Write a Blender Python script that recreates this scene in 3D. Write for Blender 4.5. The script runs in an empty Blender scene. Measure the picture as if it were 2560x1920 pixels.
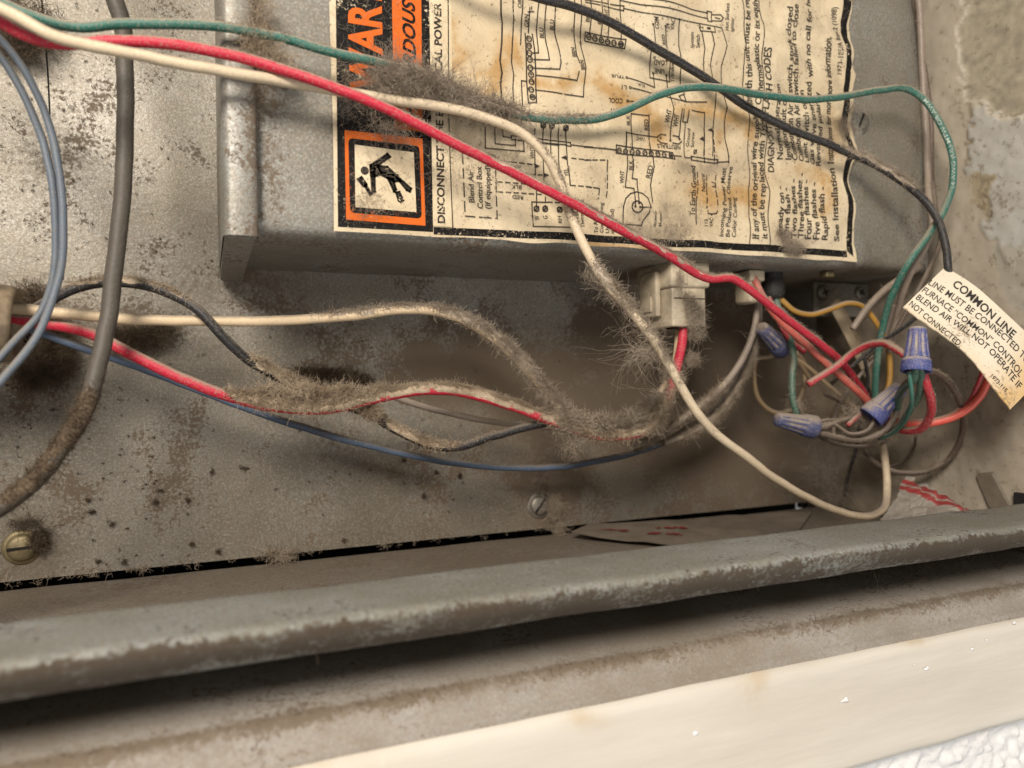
import bpy, math, random
import numpy as np
from mathutils import Vector, Matrix

random.seed(7)
rng = np.random.default_rng(11)
scene = bpy.context.scene
COL = scene.collection
MM = 0.001

# ---------------------------------------------------------------- camera (all lengths in millimetres, scaled on linking)
F = 1850.0
PSI, RHO = math.radians(22.27), math.radians(1.03)
CAM = np.array([0.0, -220.0, 0.0])
A_ = np.array([math.sin(PSI), math.cos(PSI), 0.0])
R0_ = np.array([math.cos(PSI), -math.sin(PSI), 0.0])
U0_ = np.array([0.0, 0.0, 1.0])
UP_ = U0_ * math.cos(RHO) + R0_ * math.sin(RHO)
RT_ = R0_ * math.cos(RHO) - U0_ * math.sin(RHO)
cd = bpy.data.cameras.new('camera')
cam = bpy.data.objects.new('camera', cd)
COL.objects.link(cam)
cd.sensor_width = 36.0
cd.lens = F / 2560.0 * 36.0
cd.clip_start, cd.clip_end = 0.005, 20.0
cam.matrix_world = Matrix(((RT_[0], UP_[0], -A_[0], CAM[0] * MM), (RT_[1], UP_[1], -A_[1], CAM[1] * MM),
                           (RT_[2], UP_[2], -A_[2], CAM[2] * MM), (0, 0, 0, 1)))
cd.dof.use_dof = True
cd.dof.focus_distance = 0.186
cd.dof.aperture_fstop = 13.0
scene.camera = cam

# ---------------------------------------------------------------- world, lamps, exposure
world = bpy.data.worlds.new('World')
scene.world = world
world.use_nodes = True
bg = world.node_tree.nodes['Background']
bg.inputs[0].default_value = (1.0, 0.965, 0.91, 1)
bg.inputs[1].default_value = 0.205


def lamp(name, kind, loc, power, color, **kw):
    d = bpy.data.lights.new(name, kind)
    d.energy, d.color = power, color
    for k, v in kw.items():
        setattr(d, k, v)
    o = bpy.data.objects.new(name, d)
    COL.objects.link(o)
    o.location = [c * MM for c in loc]
    return o


lamp('hand_lamp', 'POINT', (-150, -410, 228), 9.1, (1.0, 0.91, 0.80), shadow_soft_size=0.080)
wl = lamp('room_light', 'AREA', (200, -540, -220), 0.7, (1.0, 0.975, 0.94), shape='DISK', size=0.30)
wl.rotation_euler = (Vector((110, -60, 0)) - Vector((200, -540, -220))).to_track_quat('-Z', 'Y').to_euler()
vs = scene.view_settings
vs.view_transform, vs.look, vs.exposure, vs.gamma = 'Standard', 'None', 0.30, 1.0
scene.cycles.max_bounces = 4
scene.cycles.adaptive_threshold = 0.02
scene.cycles.transparent_max_bounces = 8


# ---------------------------------------------------------------- photograph geometry: pixel rays met with real planes
def ray(u, v):
    return A_ + RT_ * (u - 1280) / F - UP_ * (v - 960) / F


def PY(u, v, Y):
    d = ray(u, v)
    return CAM + d * (Y - CAM[1]) / d[1]


def PZ(u, v, Z):
    d = ray(u, v)
    return CAM + d * (Z / d[2])


def PX(u, v, X):
    d = ray(u, v)
    return CAM + d * (X / d[0])


def proj(P):
    d = np.asarray(P, float) - CAM
    w = d @ A_
    return 1280 + F * (d @ RT_) / w, 960 - F * (d @ UP_) / w


# ---------------------------------------------------------------- noise
def hash2(ix, iy, seed):
    n = (ix.astype(np.int64) * 374761393 + iy.astype(np.int64) * 668265263 + seed * 1274126177) & 0x7fffffff
    n = ((n ^ (n >> 13)) * 1274126177) & 0x7fffffff
    return ((n ^ (n >> 16)) & 0xffff) / 65535.0


def vnoise(x, y, seed=0):
    x, y = np.asarray(x, float), np.asarray(y, float)
    ix, iy = np.floor(x), np.floor(y)
    fx, fy = x - ix, y - iy
    fx, fy = fx * fx * (3 - 2 * fx), fy * fy * (3 - 2 * fy)
    a, b = hash2(ix, iy, seed), hash2(ix + 1, iy, seed)
    c, d = hash2(ix, iy + 1, seed), hash2(ix + 1, iy + 1, seed)
    return (a * (1 - fx) + b * fx) * (1 - fy) + (c * (1 - fx) + d * fx) * fy


def fbm(x, y, seed=0, o=4):
    s, a, t = 0, 1, 0
    for k in range(o):
        s = s + a * vnoise(x * 2 ** k, y * 2 ** k, seed + k * 17)
        t += a
        a *= 0.5
    return s / t


# ---------------------------------------------------------------- mesh helpers
def mesh_np(name, V, Fc, mat, parent=None, smooth=True, attrs=None):
    V = np.ascontiguousarray(np.asarray(V, np.float64) * MM, np.float32)
    Fc = np.ascontiguousarray(Fc, np.int32)
    k = Fc.shape[1]
    me = bpy.data.meshes.new(name)
    me.vertices.add(len(V))
    me.vertices.foreach_set('co', V.ravel())
    me.loops.add(Fc.size)
    me.loops.foreach_set('vertex_index', Fc.ravel())
    me.polygons.add(len(Fc))
    me.polygons.foreach_set('loop_start', np.arange(0, Fc.size, k, dtype=np.int32))
    try:
        me.polygons.foreach_set('loop_total', np.full(len(Fc), k, np.int32))
    except Exception:
        pass
    if smooth:
        me.polygons.foreach_set('use_smooth', np.ones(len(Fc), bool))
    me.update(calc_edges=True)
    for an, av in (attrs or {}).items():
        av = np.asarray(av, np.float32)
        if av.ndim == 1:
            at = me.attributes.new(an, 'FLOAT', 'POINT')
            at.data.foreach_set('value', av)
        else:
            at = me.attributes.new(an, 'FLOAT_COLOR', 'POINT')
            at.data.foreach_set('color', np.c_[av, np.ones(len(av))].astype(np.float32).ravel())
    return link(name, me, mat, parent)


def link(name, me, mat, parent=None):
    o = bpy.data.objects.new(name, me)
    COL.objects.link(o)
    if mat:
        me.materials.append(mat)
    if parent:
        o.parent = parent
    return o


def poly_mesh(name, V, Fl, mat, parent=None, smooth=False):
    me = bpy.data.meshes.new(name)
    me.from_pydata([tuple(np.asarray(v, float) * MM) for v in V], [], Fl)
    if smooth:
        me.polygons.foreach_set('use_smooth', np.ones(len(me.polygons), bool))
    me.update()
    return link(name, me, mat, parent)


def empty(name):
    o = bpy.data.objects.new(name, None)
    o.empty_display_size = 0.005
    COL.objects.link(o)
    return o


def tag(o, label, cat=None, group=None, kind=None):
    o['label'] = label
    if cat:
        o['category'] = cat
    if group:
        o['group'] = group
    if kind:
        o['kind'] = kind
    return o


def gridfaces(nu, nv, wrap=False):
    i = np.arange(nu - 1)[:, None]
    jn = nv if wrap else nv - 1
    j = np.arange(jn)[None, :]
    j2 = (j + 1) % nv
    return np.stack([i * nv + j, (i + 1) * nv + j, (i + 1) * nv + j2, i * nv + j2], -1).reshape(-1, 4)


def bevel(o, w, seg=2):
    m = o.modifiers.new('bevel', 'BEVEL')
    m.width, m.segments, m.limit_method = w * MM, seg, 'ANGLE'
    o.data.polygons.foreach_set('use_smooth', np.ones(len(o.data.polygons), bool))
    return o


def box(name, x0, x1, y0, y1, z0, z1, mat, parent=None, bev=0.0):
    V = [(x, y, z) for x in (x0, x1) for y in (y0, y1) for z in (z0, z1)]
    Fl = [(0, 1, 3, 2), (4, 6, 7, 5), (0, 4, 5, 1), (2, 3, 7, 6), (0, 2, 6, 4), (1, 5, 7, 3)]
    o = poly_mesh(name, V, Fl, mat, parent)
    return bevel(o, bev) if bev else o


def frame_of(ax):
    ax = ax / np.linalg.norm(ax)
    t = np.array([0, 0, 1.0]) if abs(ax[2]) < 0.9 else np.array([1.0, 0, 0])
    e1 = np.cross(t, ax)
    e1 /= np.linalg.norm(e1)
    return ax, e1, np.cross(ax, e1)


def lathe(name, p0, p1, prof, mat, parent=None, n=32, rib=None):
    """prof: (fraction along p0->p1, radius mm); rib(frac, angle) scales the radius"""
    p0, p1 = np.asarray(p0, float), np.asarray(p1, float)
    L = np.linalg.norm(p1 - p0)
    ax, e1, e2 = frame_of(p1 - p0)
    V, G = [], []
    for s, r in prof:
        for k in range(n):
            a = 2 * math.pi * k / n
            rb_ = float(rib(s, a)) if rib else 1
            rr = r * rb_
            G.append(max(0.0, min(1.0, (1.0 - rb_) * 14)))
            V.append(p0 + ax * s * L + (e1 * math.cos(a) + e2 * math.sin(a)) * rr)
    return mesh_np(name, np.array(V), gridfaces(len(prof), n, True), mat, parent, True, {'groove': G})


def catmull(P, step=0.8):
    P = np.asarray(P, float)
    P = np.vstack([2 * P[0] - P[1], P, 2 * P[-1] - P[-2]])
    out = []
    for i in range(1, len(P) - 2):
        p0, p1, p2, p3 = P[i - 1:i + 3]
        t0 = 0
        t1 = t0 + max(np.linalg.norm(p1 - p0), 1e-6) ** 0.5
        t2 = t1 + max(np.linalg.norm(p2 - p1), 1e-6) ** 0.5
        t3 = t2 + max(np.linalg.norm(p3 - p2), 1e-6) ** 0.5
        n = max(2, int(np.linalg.norm(p2 - p1) / step))
        t = np.linspace(t1, t2, n, endpoint=False)[:, None]
        a1 = (t1 - t) / (t1 - t0) * p0 + (t - t0) / (t1 - t0) * p1
        a2 = (t2 - t) / (t2 - t1) * p1 + (t - t1) / (t2 - t1) * p2
        a3 = (t3 - t) / (t3 - t2) * p2 + (t - t2) / (t3 - t2) * p3
        b1 = (t2 - t) / (t2 - t0) * a1 + (t - t0) / (t2 - t0) * a2
        b2 = (t3 - t) / (t3 - t1) * a2 + (t - t1) / (t3 - t1) * a3
        out.append((t2 - t) / (t2 - t1) * b1 + (t - t1) / (t2 - t1) * b2)
    out.append(P[-2][None])
    return np.vstack(out)


def frames(path):
    T = np.gradient(path, axis=0)
    T /= np.linalg.norm(T, axis=1)[:, None] + 1e-9
    N = np.zeros_like(T)
    n = np.cross(T[0], [0.1, 1.0, 0.2])
    n /= np.linalg.norm(n)
    for i in range(len(T)):
        n = n - T[i] * (n @ T[i])
        n /= np.linalg.norm(n) + 1e-9
        N[i] = n
    return T, N, np.cross(T, N)


def tube(path, r, nseg=14, wob=0.03, seed=0):
    T, N, B = frames(path)
    n = len(path)
    r = np.broadcast_to(np.asarray(r, float), (n,))
    s = np.arange(n) * 0.8
    a = np.linspace(0, 2 * math.pi, nseg, endpoint=False)
    rr = r[:, None] * (1 + wob * (vnoise(s[:, None] * 0.35, a[None, :] * 0.8, seed) - 0.5) * 2)
    V = path[:, None, :] + rr[..., None] * (N[:, None, :] * np.cos(a)[None, :, None] + B[:, None, :] * np.sin(a)[None, :, None])
    V = V.reshape(-1, 3)
    Fc = gridfaces(n, nseg, True)
    # end caps: collapse an extra ring
    c0, c1 = len(V), len(V) + nseg
    V = np.vstack([V, np.repeat(path[:1], nseg, 0), np.repeat(path[-1:], nseg, 0)])
    k = np.arange(nseg)
    k2 = (k + 1) % nseg
    caps = np.vstack([np.stack([c0 + k, k, k2, c0 + k2], 1),
                      np.stack([(n - 1) * nseg + k, c1 + k, c1 + k2, (n - 1) * nseg + k2], 1)])
    return V, np.vstack([Fc, caps])


# ---------------------------------------------------------------- lint: curly fibres as thin three-sided tubes
def strands(roots, dirs, length, thick=0.035, curl=0.5, nseg=5, grav=0.0, swirl=0.0):
    N = len(roots)
    length = np.broadcast_to(np.asarray(length, float), (N,))
    d = dirs / (np.linalg.norm(dirs, axis=1)[:, None] + 1e-9)
    p = roots.copy()
    pts = [p.copy()]
    bend = rng.normal(size=(N, 3)) * curl
    thick = thick * 1.1
    curl = curl * 1.35
    bend = bend * 1.35
    for k in range(nseg):
        d = d + bend * 0.55 + rng.normal(size=(N, 3)) * curl * 0.45
        if swirl:
            bend = bend + rng.normal(size=(N, 3)) * swirl
        d[:, 2] -= grav
        d /= np.linalg.norm(d, axis=1)[:, None] + 1e-9
        p = p + d * (length / nseg)[:, None]
        pts.append(p.copy())
    P = np.stack(pts, 1)
    T = np.gradient(P, axis=1)
    T /= np.linalg.norm(T, axis=2)[..., None] + 1e-9
    ref = rng.normal(size=(N, 1, 3))
    e1 = np.cross(T, np.broadcast_to(ref, T.shape))
    e1 /= np.linalg.norm(e1, axis=2)[..., None] + 1e-9
    e2 = np.cross(T, e1)
    tt = np.linspace(1, 0.45, nseg + 1)[None, :, None, None] * (thick * rng.uniform(0.6, 1.3, (N, 1, 1, 1)))
    a = np.array([0, 2.0944, 4.18879])
    ring = e1[:, :, None, :] * np.cos(a)[None, None, :, None] + e2[:, :, None, :] * np.sin(a)[None, None, :, None]
    V = (P[:, :, None, :] + ring * tt).reshape(-1, 3)
    base = gridfaces(nseg + 1, 3, True)
    Fc = (base[None] + (np.arange(N) * (nseg + 1) * 3)[:, None, None]).reshape(-1, 4)
    return V, Fc


def merge(parts):
    Vs, Fs, o = [], [], 0
    for V, Fc in parts:
        Vs.append(V)
        Fs.append(Fc + o)
        o += len(V)
    return np.vstack(Vs), np.vstack(Fs)


def rand_dirs(n):
    d = rng.normal(size=(n, 3))
    return d / np.linalg.norm(d, axis=1)[:, None]


def lint_on_path(path, r, t0, t1, dens=20, length=2.5, crust=0.6, up=0.8, thick=0.04, curl=0.55, grav=0.0, seed=0,
                 side=(0, -0.35, 1)):
    """fuzz grown on the part t0..t1 of a wire: a lumpy crust on the upper side and many fibres"""
    n = len(path)
    i0, i1 = int(t0 * (n - 1)), max(int(t1 * (n - 1)), int(t0 * (n - 1)) + 3)
    sub = path[i0:i1 + 1]
    T, N, B = frames(sub)
    L = np.linalg.norm(np.diff(sub, axis=0), axis=1).sum()
    out = []
    upv = np.asarray(side, float)
    upv = upv / np.linalg.norm(upv)
    m = len(sub)
    w = np.clip(np.minimum(np.linspace(0, 1, m), np.linspace(1, 0, m)) * 5, 0, 1)
    if crust > 0:
        ns = 18
        a = np.linspace(0, 2 * math.pi, ns, endpoint=False)
        rad = N[:, None, :] * np.cos(a)[None, :, None] + B[:, None, :] * np.sin(a)[None, :, None]
        f = np.clip((rad @ upv) * 0.75 + 0.25, 0, 1)
        s = np.arange(m)[:, None] * 0.8
        nz = fbm(s * 0.42 + 3.1, a[None, :] * 1.6, seed + 5, 4)
        nz2 = vnoise(s * 2.2, a[None, :] * 5.0, seed + 9)
        hgt = crust * w[:, None] * (f * (np.clip(nz * 2.4 - 0.7, 0, 1.6)) + 0.18 * nz2 * f) - 0.06
        V = sub[:, None, :] + rad * (r + hgt)[..., None]
        out.append((V.reshape(-1, 3), gridfaces(m, ns, True)))
    cnt = int(dens * L)
    if cnt > 0:
        idx = rng.integers(0, m, cnt)
        keep = rng.random(cnt) < (0.25 + 0.75 * w[idx]) * (0.35 + 1.1 * vnoise(idx * 0.23, idx * 0 + seed, seed + 3))
        idx = idx[keep]
        cnt = len(idx)
        rd = rng.normal(size=(cnt, 3)) * (1 - up) * 1.6 + upv * up
        rd = rd - T[idx] * (rd * T[idx]).sum(1)[:, None]
        rd /= np.linalg.norm(rd, axis=1)[:, None] + 1e-9
        roots = sub[idx] + rd * (r * rng.uniform(0.95, 1.18, (cnt, 1)) + crust * 0.4 * rng.random((cnt, 1)))
        dr = rd * rng.uniform(-0.15, 0.4, (cnt, 1)) + T[idx] * rng.normal(size=(cnt, 1)) * 0.7 + rng.normal(size=(cnt, 3)) * 0.45
        out.append(strands(roots, dr, length * rng.lognormal(-0.1, 0.45, cnt), thick, curl, 7, grav, 0.25))
    return merge(out)


def lint_blob(c, rad, n, length=3.0, thick=0.04, curl=0.7, flat=None, grav=0.0):
    """loose ball of fibres filling an ellipsoid"""
    c, rad = np.asarray(c, float), np.asarray(rad, float)
    p = rand_dirs(n) * (rng.random((n, 1)) ** 0.55)
    roots = c + p * rad
    return strands(roots, rand_dirs(n) * (rad / rad.max()), length * rng.lognormal(-0.1, 0.4, n), thick, curl, 8, grav, 0.35)


# ---------------------------------------------------------------- materials
class NB:
    def __init__(s, name):
        s.m = bpy.data.materials.new(name)
        s.m.use_nodes = True
        s.t = s.m.node_tree
        s.t.nodes.clear()
        s.out = s.t.nodes.new('ShaderNodeOutputMaterial')
        s.co = s.t.nodes.new('ShaderNodeTexCoord').outputs['Object']

    def _in(s, sock, v):
        if hasattr(v, 'links') or isinstance(v, bpy.types.NodeSocket):
            s.t.links.new(v, sock)
        elif isinstance(v, (tuple, list)) and len(v) == 3 and sock.type == 'RGBA':
            sock.default_value = (*v, 1)
        else:
            sock.default_value = v

    def noise(s, scale, detail=4, rough=0.55, dist=0.0, stretch=None):
        n = s.t.nodes.new('ShaderNodeTexNoise')
        co = s.co
        if stretch:
            mp = s.t.nodes.new('ShaderNodeMapping')
            s.t.links.new(s.co, mp.inputs[0])
            mp.inputs['Scale'].default_value = stretch
            co = mp.outputs[0]
        s.t.links.new(co, n.inputs['Vector'])
        n.inputs['Scale'].default_value = scale
        n.inputs['Detail'].default_value = detail
        n.inputs['Roughness'].default_value = rough
        n.inputs['Distortion'].default_value = dist
        return n.outputs['Fac']

    def ramp(s, v, a, b):
        n = s.t.nodes.new('ShaderNodeMapRange')
        n.interpolation_type = 'SMOOTHSTEP'
        s._in(n.inputs[0], v)
        n.inputs[1].default_value, n.inputs[2].default_value = a, b
        return n.outputs[0]

    def math(s, op, a, b=0.0, clamp=False):
        n = s.t.nodes.new('ShaderNodeMath')
        n.operation, n.use_clamp = op, clamp
        s._in(n.inputs[0], a)
        s._in(n.inputs[1], b)
        return n.outputs[0]

    def mix(s, f, a, b):
        n = s.t.nodes.new('ShaderNodeMix')
        n.data_type = 'RGBA'
        s._in(n.inputs[0], f)
        s._in(n.inputs[6], a)
        s._in(n.inputs[7], b)
        return n.outputs[2]

    def attr(s, name, col=False):
        n = s.t.nodes.new('ShaderNodeAttribute')
        n.attribute_name = name
        return n.outputs['Color' if col else 'Fac']

    def upness(s):
        g = s.t.nodes.new('ShaderNodeNewGeometry')
        x = s.t.nodes.new('ShaderNodeSeparateXYZ')
        s.t.links.new(g.outputs['Normal'], x.inputs[0])
        return x.outputs[2]

    def bump(s, h, strength, dist, prev=None):
        n = s.t.nodes.new('ShaderNodeBump')
        s._in(n.inputs['Height'], h)
        n.inputs['Strength'].default_value = strength
        n.inputs['Distance'].default_value = dist * MM
        if prev is not None:
            s.t.links.new(prev, n.inputs['Normal'])
        return n.outputs[0]

    def bsdf(s, color, rough=0.6, metal=0.0, normal=None, spec=0.5, alpha=None, trans=None, sheen=None):
        n = s.t.nodes.new('ShaderNodeBsdfPrincipled')
        s._in(n.inputs['Base Color'], color)
        s._in(n.inputs['Roughness'], rough)
        s._in(n.inputs['Metallic'], metal)
        n.inputs['Specular IOR Level'].default_value = spec
        if normal is not None:
            s.t.links.new(normal, n.inputs['Normal'])
        if alpha is not None:
            s._in(n.inputs['Alpha'], alpha)
        if trans is not None:
            n.inputs['Transmission Weight'].default_value = trans
        s.t.links.new(n.outputs[0], s.out.inputs[0])
        return s.m


DUST = (0.30, 0.245, 0.185)
BROWN = (0.135, 0.10, 0.068)


def metal_mat(name, base, metal=0.35, rough=0.42, speck=1.0, grime_shade=True, dust=BROWN, grain=1.6, scale=1.0, micro=1.0):
    b = NB(name)
    big = b.noise(28 * scale, 3, 0.6)
    mid = b.noise(170 * scale, 4, 0.7)
    fine = b.noise(900, 3, 0.7)
    tiny = b.noise(2600, 2, 0.6)
    pale = tuple(min(1, c * 1.12) for c in base)
    dirt = tuple(c * k for c, k in zip(base, (0.74, 0.69, 0.60)))
    col = b.mix(b.ramp(big, 0.35, 0.68), dirt, pale)
    col = b.mix(b.math('MULTIPLY', b.ramp(mid, 0.45, 0.7), 0.5), col, base)
    # settled film of pale dust
    col = b.mix(b.math('MULTIPLY', b.ramp(fine, 0.42, 0.66), 0.55), col, DUST)
    col = b.mix(b.math('MULTIPLY', b.ramp(tiny, 0.52, 0.70), 0.35), col, tuple(k * 0.55 for k in base))
    gn = b.noise(1700, 2, 0.8)
    col = b.mix(b.math('MULTIPLY', b.ramp(gn, 0.62, 0.40), 0.42 * micro), col, tuple(k * 0.45 for k in dirt))
    col = b.mix(b.math('MULTIPLY', b.ramp(gn, 0.56, 0.70), 0.35 * micro), col, tuple(min(1, k * 1.5) for k in base))
    strk = b.noise(130, 3, 0.7, 0.2, (0.12, 1, 1))
    col = b.mix(b.math('MULTIPLY', b.ramp(strk, 0.55, 0.75), 0.30), col, dirt)
    cl = b.math('ADD', b.math('MULTIPLY', b.ramp(b.noise(55, 3, 0.65), 0.38, 0.72), 0.22 * speck), b.math('MULTIPLY', mid, 0.30))
    if grime_shade:
        cl = b.math('ADD', cl, b.math('MULTIPLY', b.attr('grime_shade'), 0.30))
    spk = b.ramp(b.math('ADD', b.noise(1050, 3, 0.65, 0.4), b.math('SUBTRACT', cl, 0.28)), 0.57, 0.74)
    if grime_shade:
        gsum = b.math('ADD', b.attr('grime_shade'), b.math('ADD', b.math('MULTIPLY', b.math('SUBTRACT', mid, 0.5), 1.7), b.math('MULTIPLY', b.math('SUBTRACT', fine, 0.5), grain)))
        film = b.math('MULTIPLY', b.ramp(gsum, 0.15, 1.30), 0.98)
        spk2 = b.math('MAXIMUM', spk, film)
    else:
        spk2 = spk
    col = b.mix(b.math('MULTIPLY', spk2, 0.93), col, dust)
    rg = b.math('ADD', b.math('MULTIPLY', spk2, 0.45), b.math('ADD', rough - 0.1, b.math('MULTIPLY', fine, 0.22)), True)
    mt = b.math('MULTIPLY', b.math('SUBTRACT', 1.0, spk2), metal)
    hgt = b.math('ADD', b.math('MULTIPLY', mid, 0.30), b.math('ADD', b.math('MULTIPLY', fine, 0.26), b.math('MULTIPLY', tiny, 0.12)))
    nr = b.bump(hgt, 0.42, 0.5)
    return b.bsdf(col, rg, mt, nr)


def vinyl(name, base, dusty=0.5, rough=0.42, dust=(0.36, 0.295, 0.225), groove=False):
    b = NB(name)
    n1 = b.noise(420, 3, 0.7)
    n2 = b.noise(90, 2, 0.6)
    n3 = b.noise(2100, 3, 0.75)
    up = b.ramp(b.upness(), -0.1, 1.0)
    f = b.math('ADD', b.math('MULTIPLY', up, 0.8), b.math('ADD', b.math('MULTIPLY', n1, 0.55), b.math('MULTIPLY', n2, 0.35)))
    f = b.math('ADD', f, b.math('MULTIPLY', b.math('SUBTRACT', n3, 0.5), 1.1))
    f = b.math('MULTIPLY', b.ramp(f, 0.93 - dusty * 0.75, 1.62 - dusty * 0.75), 0.9)
    f = b.math('MAXIMUM', f, b.math('MULTIPLY', b.ramp(n3, 0.50, 0.68), 0.22 + 0.55 * dusty))
    if groove:
        f = b.math('MAXIMUM', f, b.math('MULTIPLY', b.attr('groove'), b.ramp(n1, 0.25, 0.6)))
    col = b.mix(b.math('MULTIPLY', b.ramp(n2, 0.3, 0.8), 0.35), base, tuple(c * 0.72 for c in base))
    col = b.mix(f, col, dust)
    rg = b.math('ADD', b.math('MULTIPLY', f, 0.5), rough, True)
    nr = b.bump(b.math('ADD', n1, b.math('MULTIPLY', n3, 0.5)), 0.4, 0.22)
    return b.bsdf(col, rg, 0, nr)


def plain(name, base, rough=0.6, metal=0.0, var=0.25, scale=300, bump=0.2, bd=0.1, spec=0.5):
    b = NB(name)
    n = b.noise(scale, 5, 0.65)
    col = b.mix(b.ramp(n, 0.3, 0.75), tuple(c * (1 - var) for c in base), tuple(min(1, c * (1 + var)) for c in base))
    return b.bsdf(col, rough, metal, b.bump(n, bump, bd), spec)


def fibre(name, a, c):
    b = NB(name)
    n = b.noise(180, 2, 0.6)
    f = b.noise(2600, 2, 0.8)
    col = b.mix(b.ramp(n, 0.3, 0.7), a, c)
    col = b.mix(b.math('MULTIPLY', b.ramp(f, 0.6, 0.4), 0.35), col, tuple(k * 0.4 for k in a))
    return b.bsdf(col, 0.95, 0, b.bump(f, 1.0, 0.5), 0.05)


M = {}
M['panel'] = metal_mat('dusty_galvanised_panel', (0.285, 0.270, 0.238), 0.34, 0.46, 1.45)
M['boxm'] = metal_mat('dusty_galvanised_box', (0.31, 0.307, 0.285), 0.28, 0.48, 1.1)
M['rail'] = metal_mat('grey_painted_rail', (0.30, 0.315, 0.30), 0.08, 0.65, 1.0, dust=(0.062, 0.043, 0.027), grain=2.2, micro=0.8)
M['ledge'] = metal_mat('dirty_painted_ledge', (0.36, 0.33, 0.30), 0.0, 0.8, 0.9, dust=(0.17, 0.13, 0.09), micro=0.4)
M['shelf'] = metal_mat('dirty_shelf', (0.25, 0.225, 0.195), 0.15, 0.6, 1.2)
M['lint'] = fibre('grey_lint', (0.42, 0.335, 0.25), (0.68, 0.57, 0.45))
M['lint_tan'] = fibre('tan_lint', (0.45, 0.345, 0.24), (0.74, 0.60, 0.44))
M['lint_dark'] = fibre('brown_lint', (0.11, 0.08, 0.055), (0.24, 0.18, 0.125))
M['lint_grey'] = fibre('ash_lint', (0.37, 0.30, 0.23), (0.60, 0.50, 0.40))
M['red'] = vinyl('red_vinyl', (0.54, 0.014, 0.045), 0.58, 0.5)
M['red_dusty'] = vinyl('dusty_red_vinyl', (0.46, 0.02, 0.04), 0.75, 0.5)
M['salmon'] = vinyl('salmon_vinyl', (0.55, 0.10, 0.075), 0.75, 0.5)
M['coral'] = vinyl('coral_vinyl', (0.68, 0.09, 0.06), 0.2)
M['cream'] = vinyl('cream_vinyl', (0.70, 0.54, 0.35), 0.40, 0.5)
M['cream_dusty'] = vinyl('dusty_cream_vinyl', (0.68, 0.555, 0.39), 0.50, 0.5)
M['green'] = vinyl('green_vinyl', (0.022, 0.135, 0.105), 0.75, 0.5)
M['green_grey'] = vinyl('dusty_green_vinyl', (0.05, 0.13, 0.095), 0.7)
M['black'] = vinyl('black_vinyl', (0.016, 0.016, 0.018), 0.52, 0.5, dust=(0.20, 0.165, 0.13))
M['grey_cable'] = vinyl('grey_cable', (0.085, 0.074, 0.060), 0.5, 0.55, dust=(0.17, 0.135, 0.10))
M['sky_blue'] = vinyl('pale_blue_vinyl', (0.125, 0.155, 0.195), 0.70, 0.5, dust=(0.25, 0.22, 0.185))
M['blue'] = vinyl('blue_vinyl', (0.085, 0.13, 0.21), 0.58, 0.5, dust=(0.22, 0.19, 0.16))
M['brown'] = vinyl('brown_vinyl', (0.10, 0.07, 0.052), 0.6, dust=(0.27, 0.22, 0.17))
M['taupe'] = vinyl('taupe_vinyl', (0.27, 0.215, 0.175), 0.6)
M['yellow'] = vinyl('yellow_vinyl', (0.45, 0.235, 0.035), 0.6)
M['tan'] = vinyl('tan_vinyl', (0.30, 0.21, 0.12), 0.6)
M['nut'] = vinyl('blue_plastic', (0.05, 0.07, 0.25), 0.62, 0.55, dust=(0.40, 0.34, 0.29), groove=True)
M['nut_dusty'] = vinyl('dusty_blue_plastic', (0.05, 0.065, 0.17), 0.78, 0.55, dust=(0.33, 0.275, 0.22), groove=True)
M['nylon'] = plain('cream_nylon', (0.52, 0.44, 0.32), 0.55, 0, 0.22, 260, 0.3, 0.2)
M['steel'] = plain('dull_steel', (0.24, 0.22, 0.185), 0.5, 0.55, 0.3, 500)
M['brass'] = plain('brassy_zinc', (0.27, 0.22, 0.125), 0.5, 0.6, 0.25, 500)
M['dark'] = plain('dark_cavity', (0.012, 0.010, 0.009), 0.95, 0, 0.3)
M['rubber'] = vinyl('black_rubber', (0.02, 0.02, 0.02), 0.5, 0.6, dust=(0.17, 0.145, 0.12))
M['strap'] = plain('tan_fibre_strap', (0.36, 0.28, 0.19), 0.75, 0, 0.3, 120, 0.4, 0.3)
M['bushing'] = plain('grubby_tan_plastic', (0.20, 0.15, 0.095), 0.7, 0, 0.45, 220, 0.4, 0.3)
M['ink_tag'] = plain('tag_ink', (0.03, 0.027, 0.024), 0.7)

# paper and print
b = NB('stained_label_paper')
n1, n2 = b.noise(120, 6, 0.7), b.noise(900, 4, 0.7)
col = b.mix(b.ramp(b.noise(45, 5, 0.6), 0.3, 0.75), (0.60, 0.485, 0.315), (0.76, 0.645, 0.455))
st = b.math('MULTIPLY', b.attr('stain'), b.ramp(n1, 0.22, 0.60), True)
col = b.mix(b.math('MULTIPLY', st, 0.90), col, (0.47, 0.265, 0.08))
dirt = b.math('MULTIPLY', b.attr('dirt'), b.ramp(n1, 0.30, 0.62), True)
col = b.mix(b.math('MULTIPLY', dirt, 0.75), col, (0.235, 0.185, 0.135))
sp = b.ramp(b.math('ADD', n2, b.math('MULTIPLY', n1, 0.22)), 0.70, 0.78)
col = b.mix(b.math('MULTIPLY', sp, 0.75), col, (0.17, 0.12, 0.075))
nr = b.bump(b.noise(130, 4, 0.6, 1.2), 0.6, 0.9)
nr = b.bump(n2, 0.3, 0.08, nr)
M['paper'] = b.bsdf(col, 0.62, 0, nr, 0.35)


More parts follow.
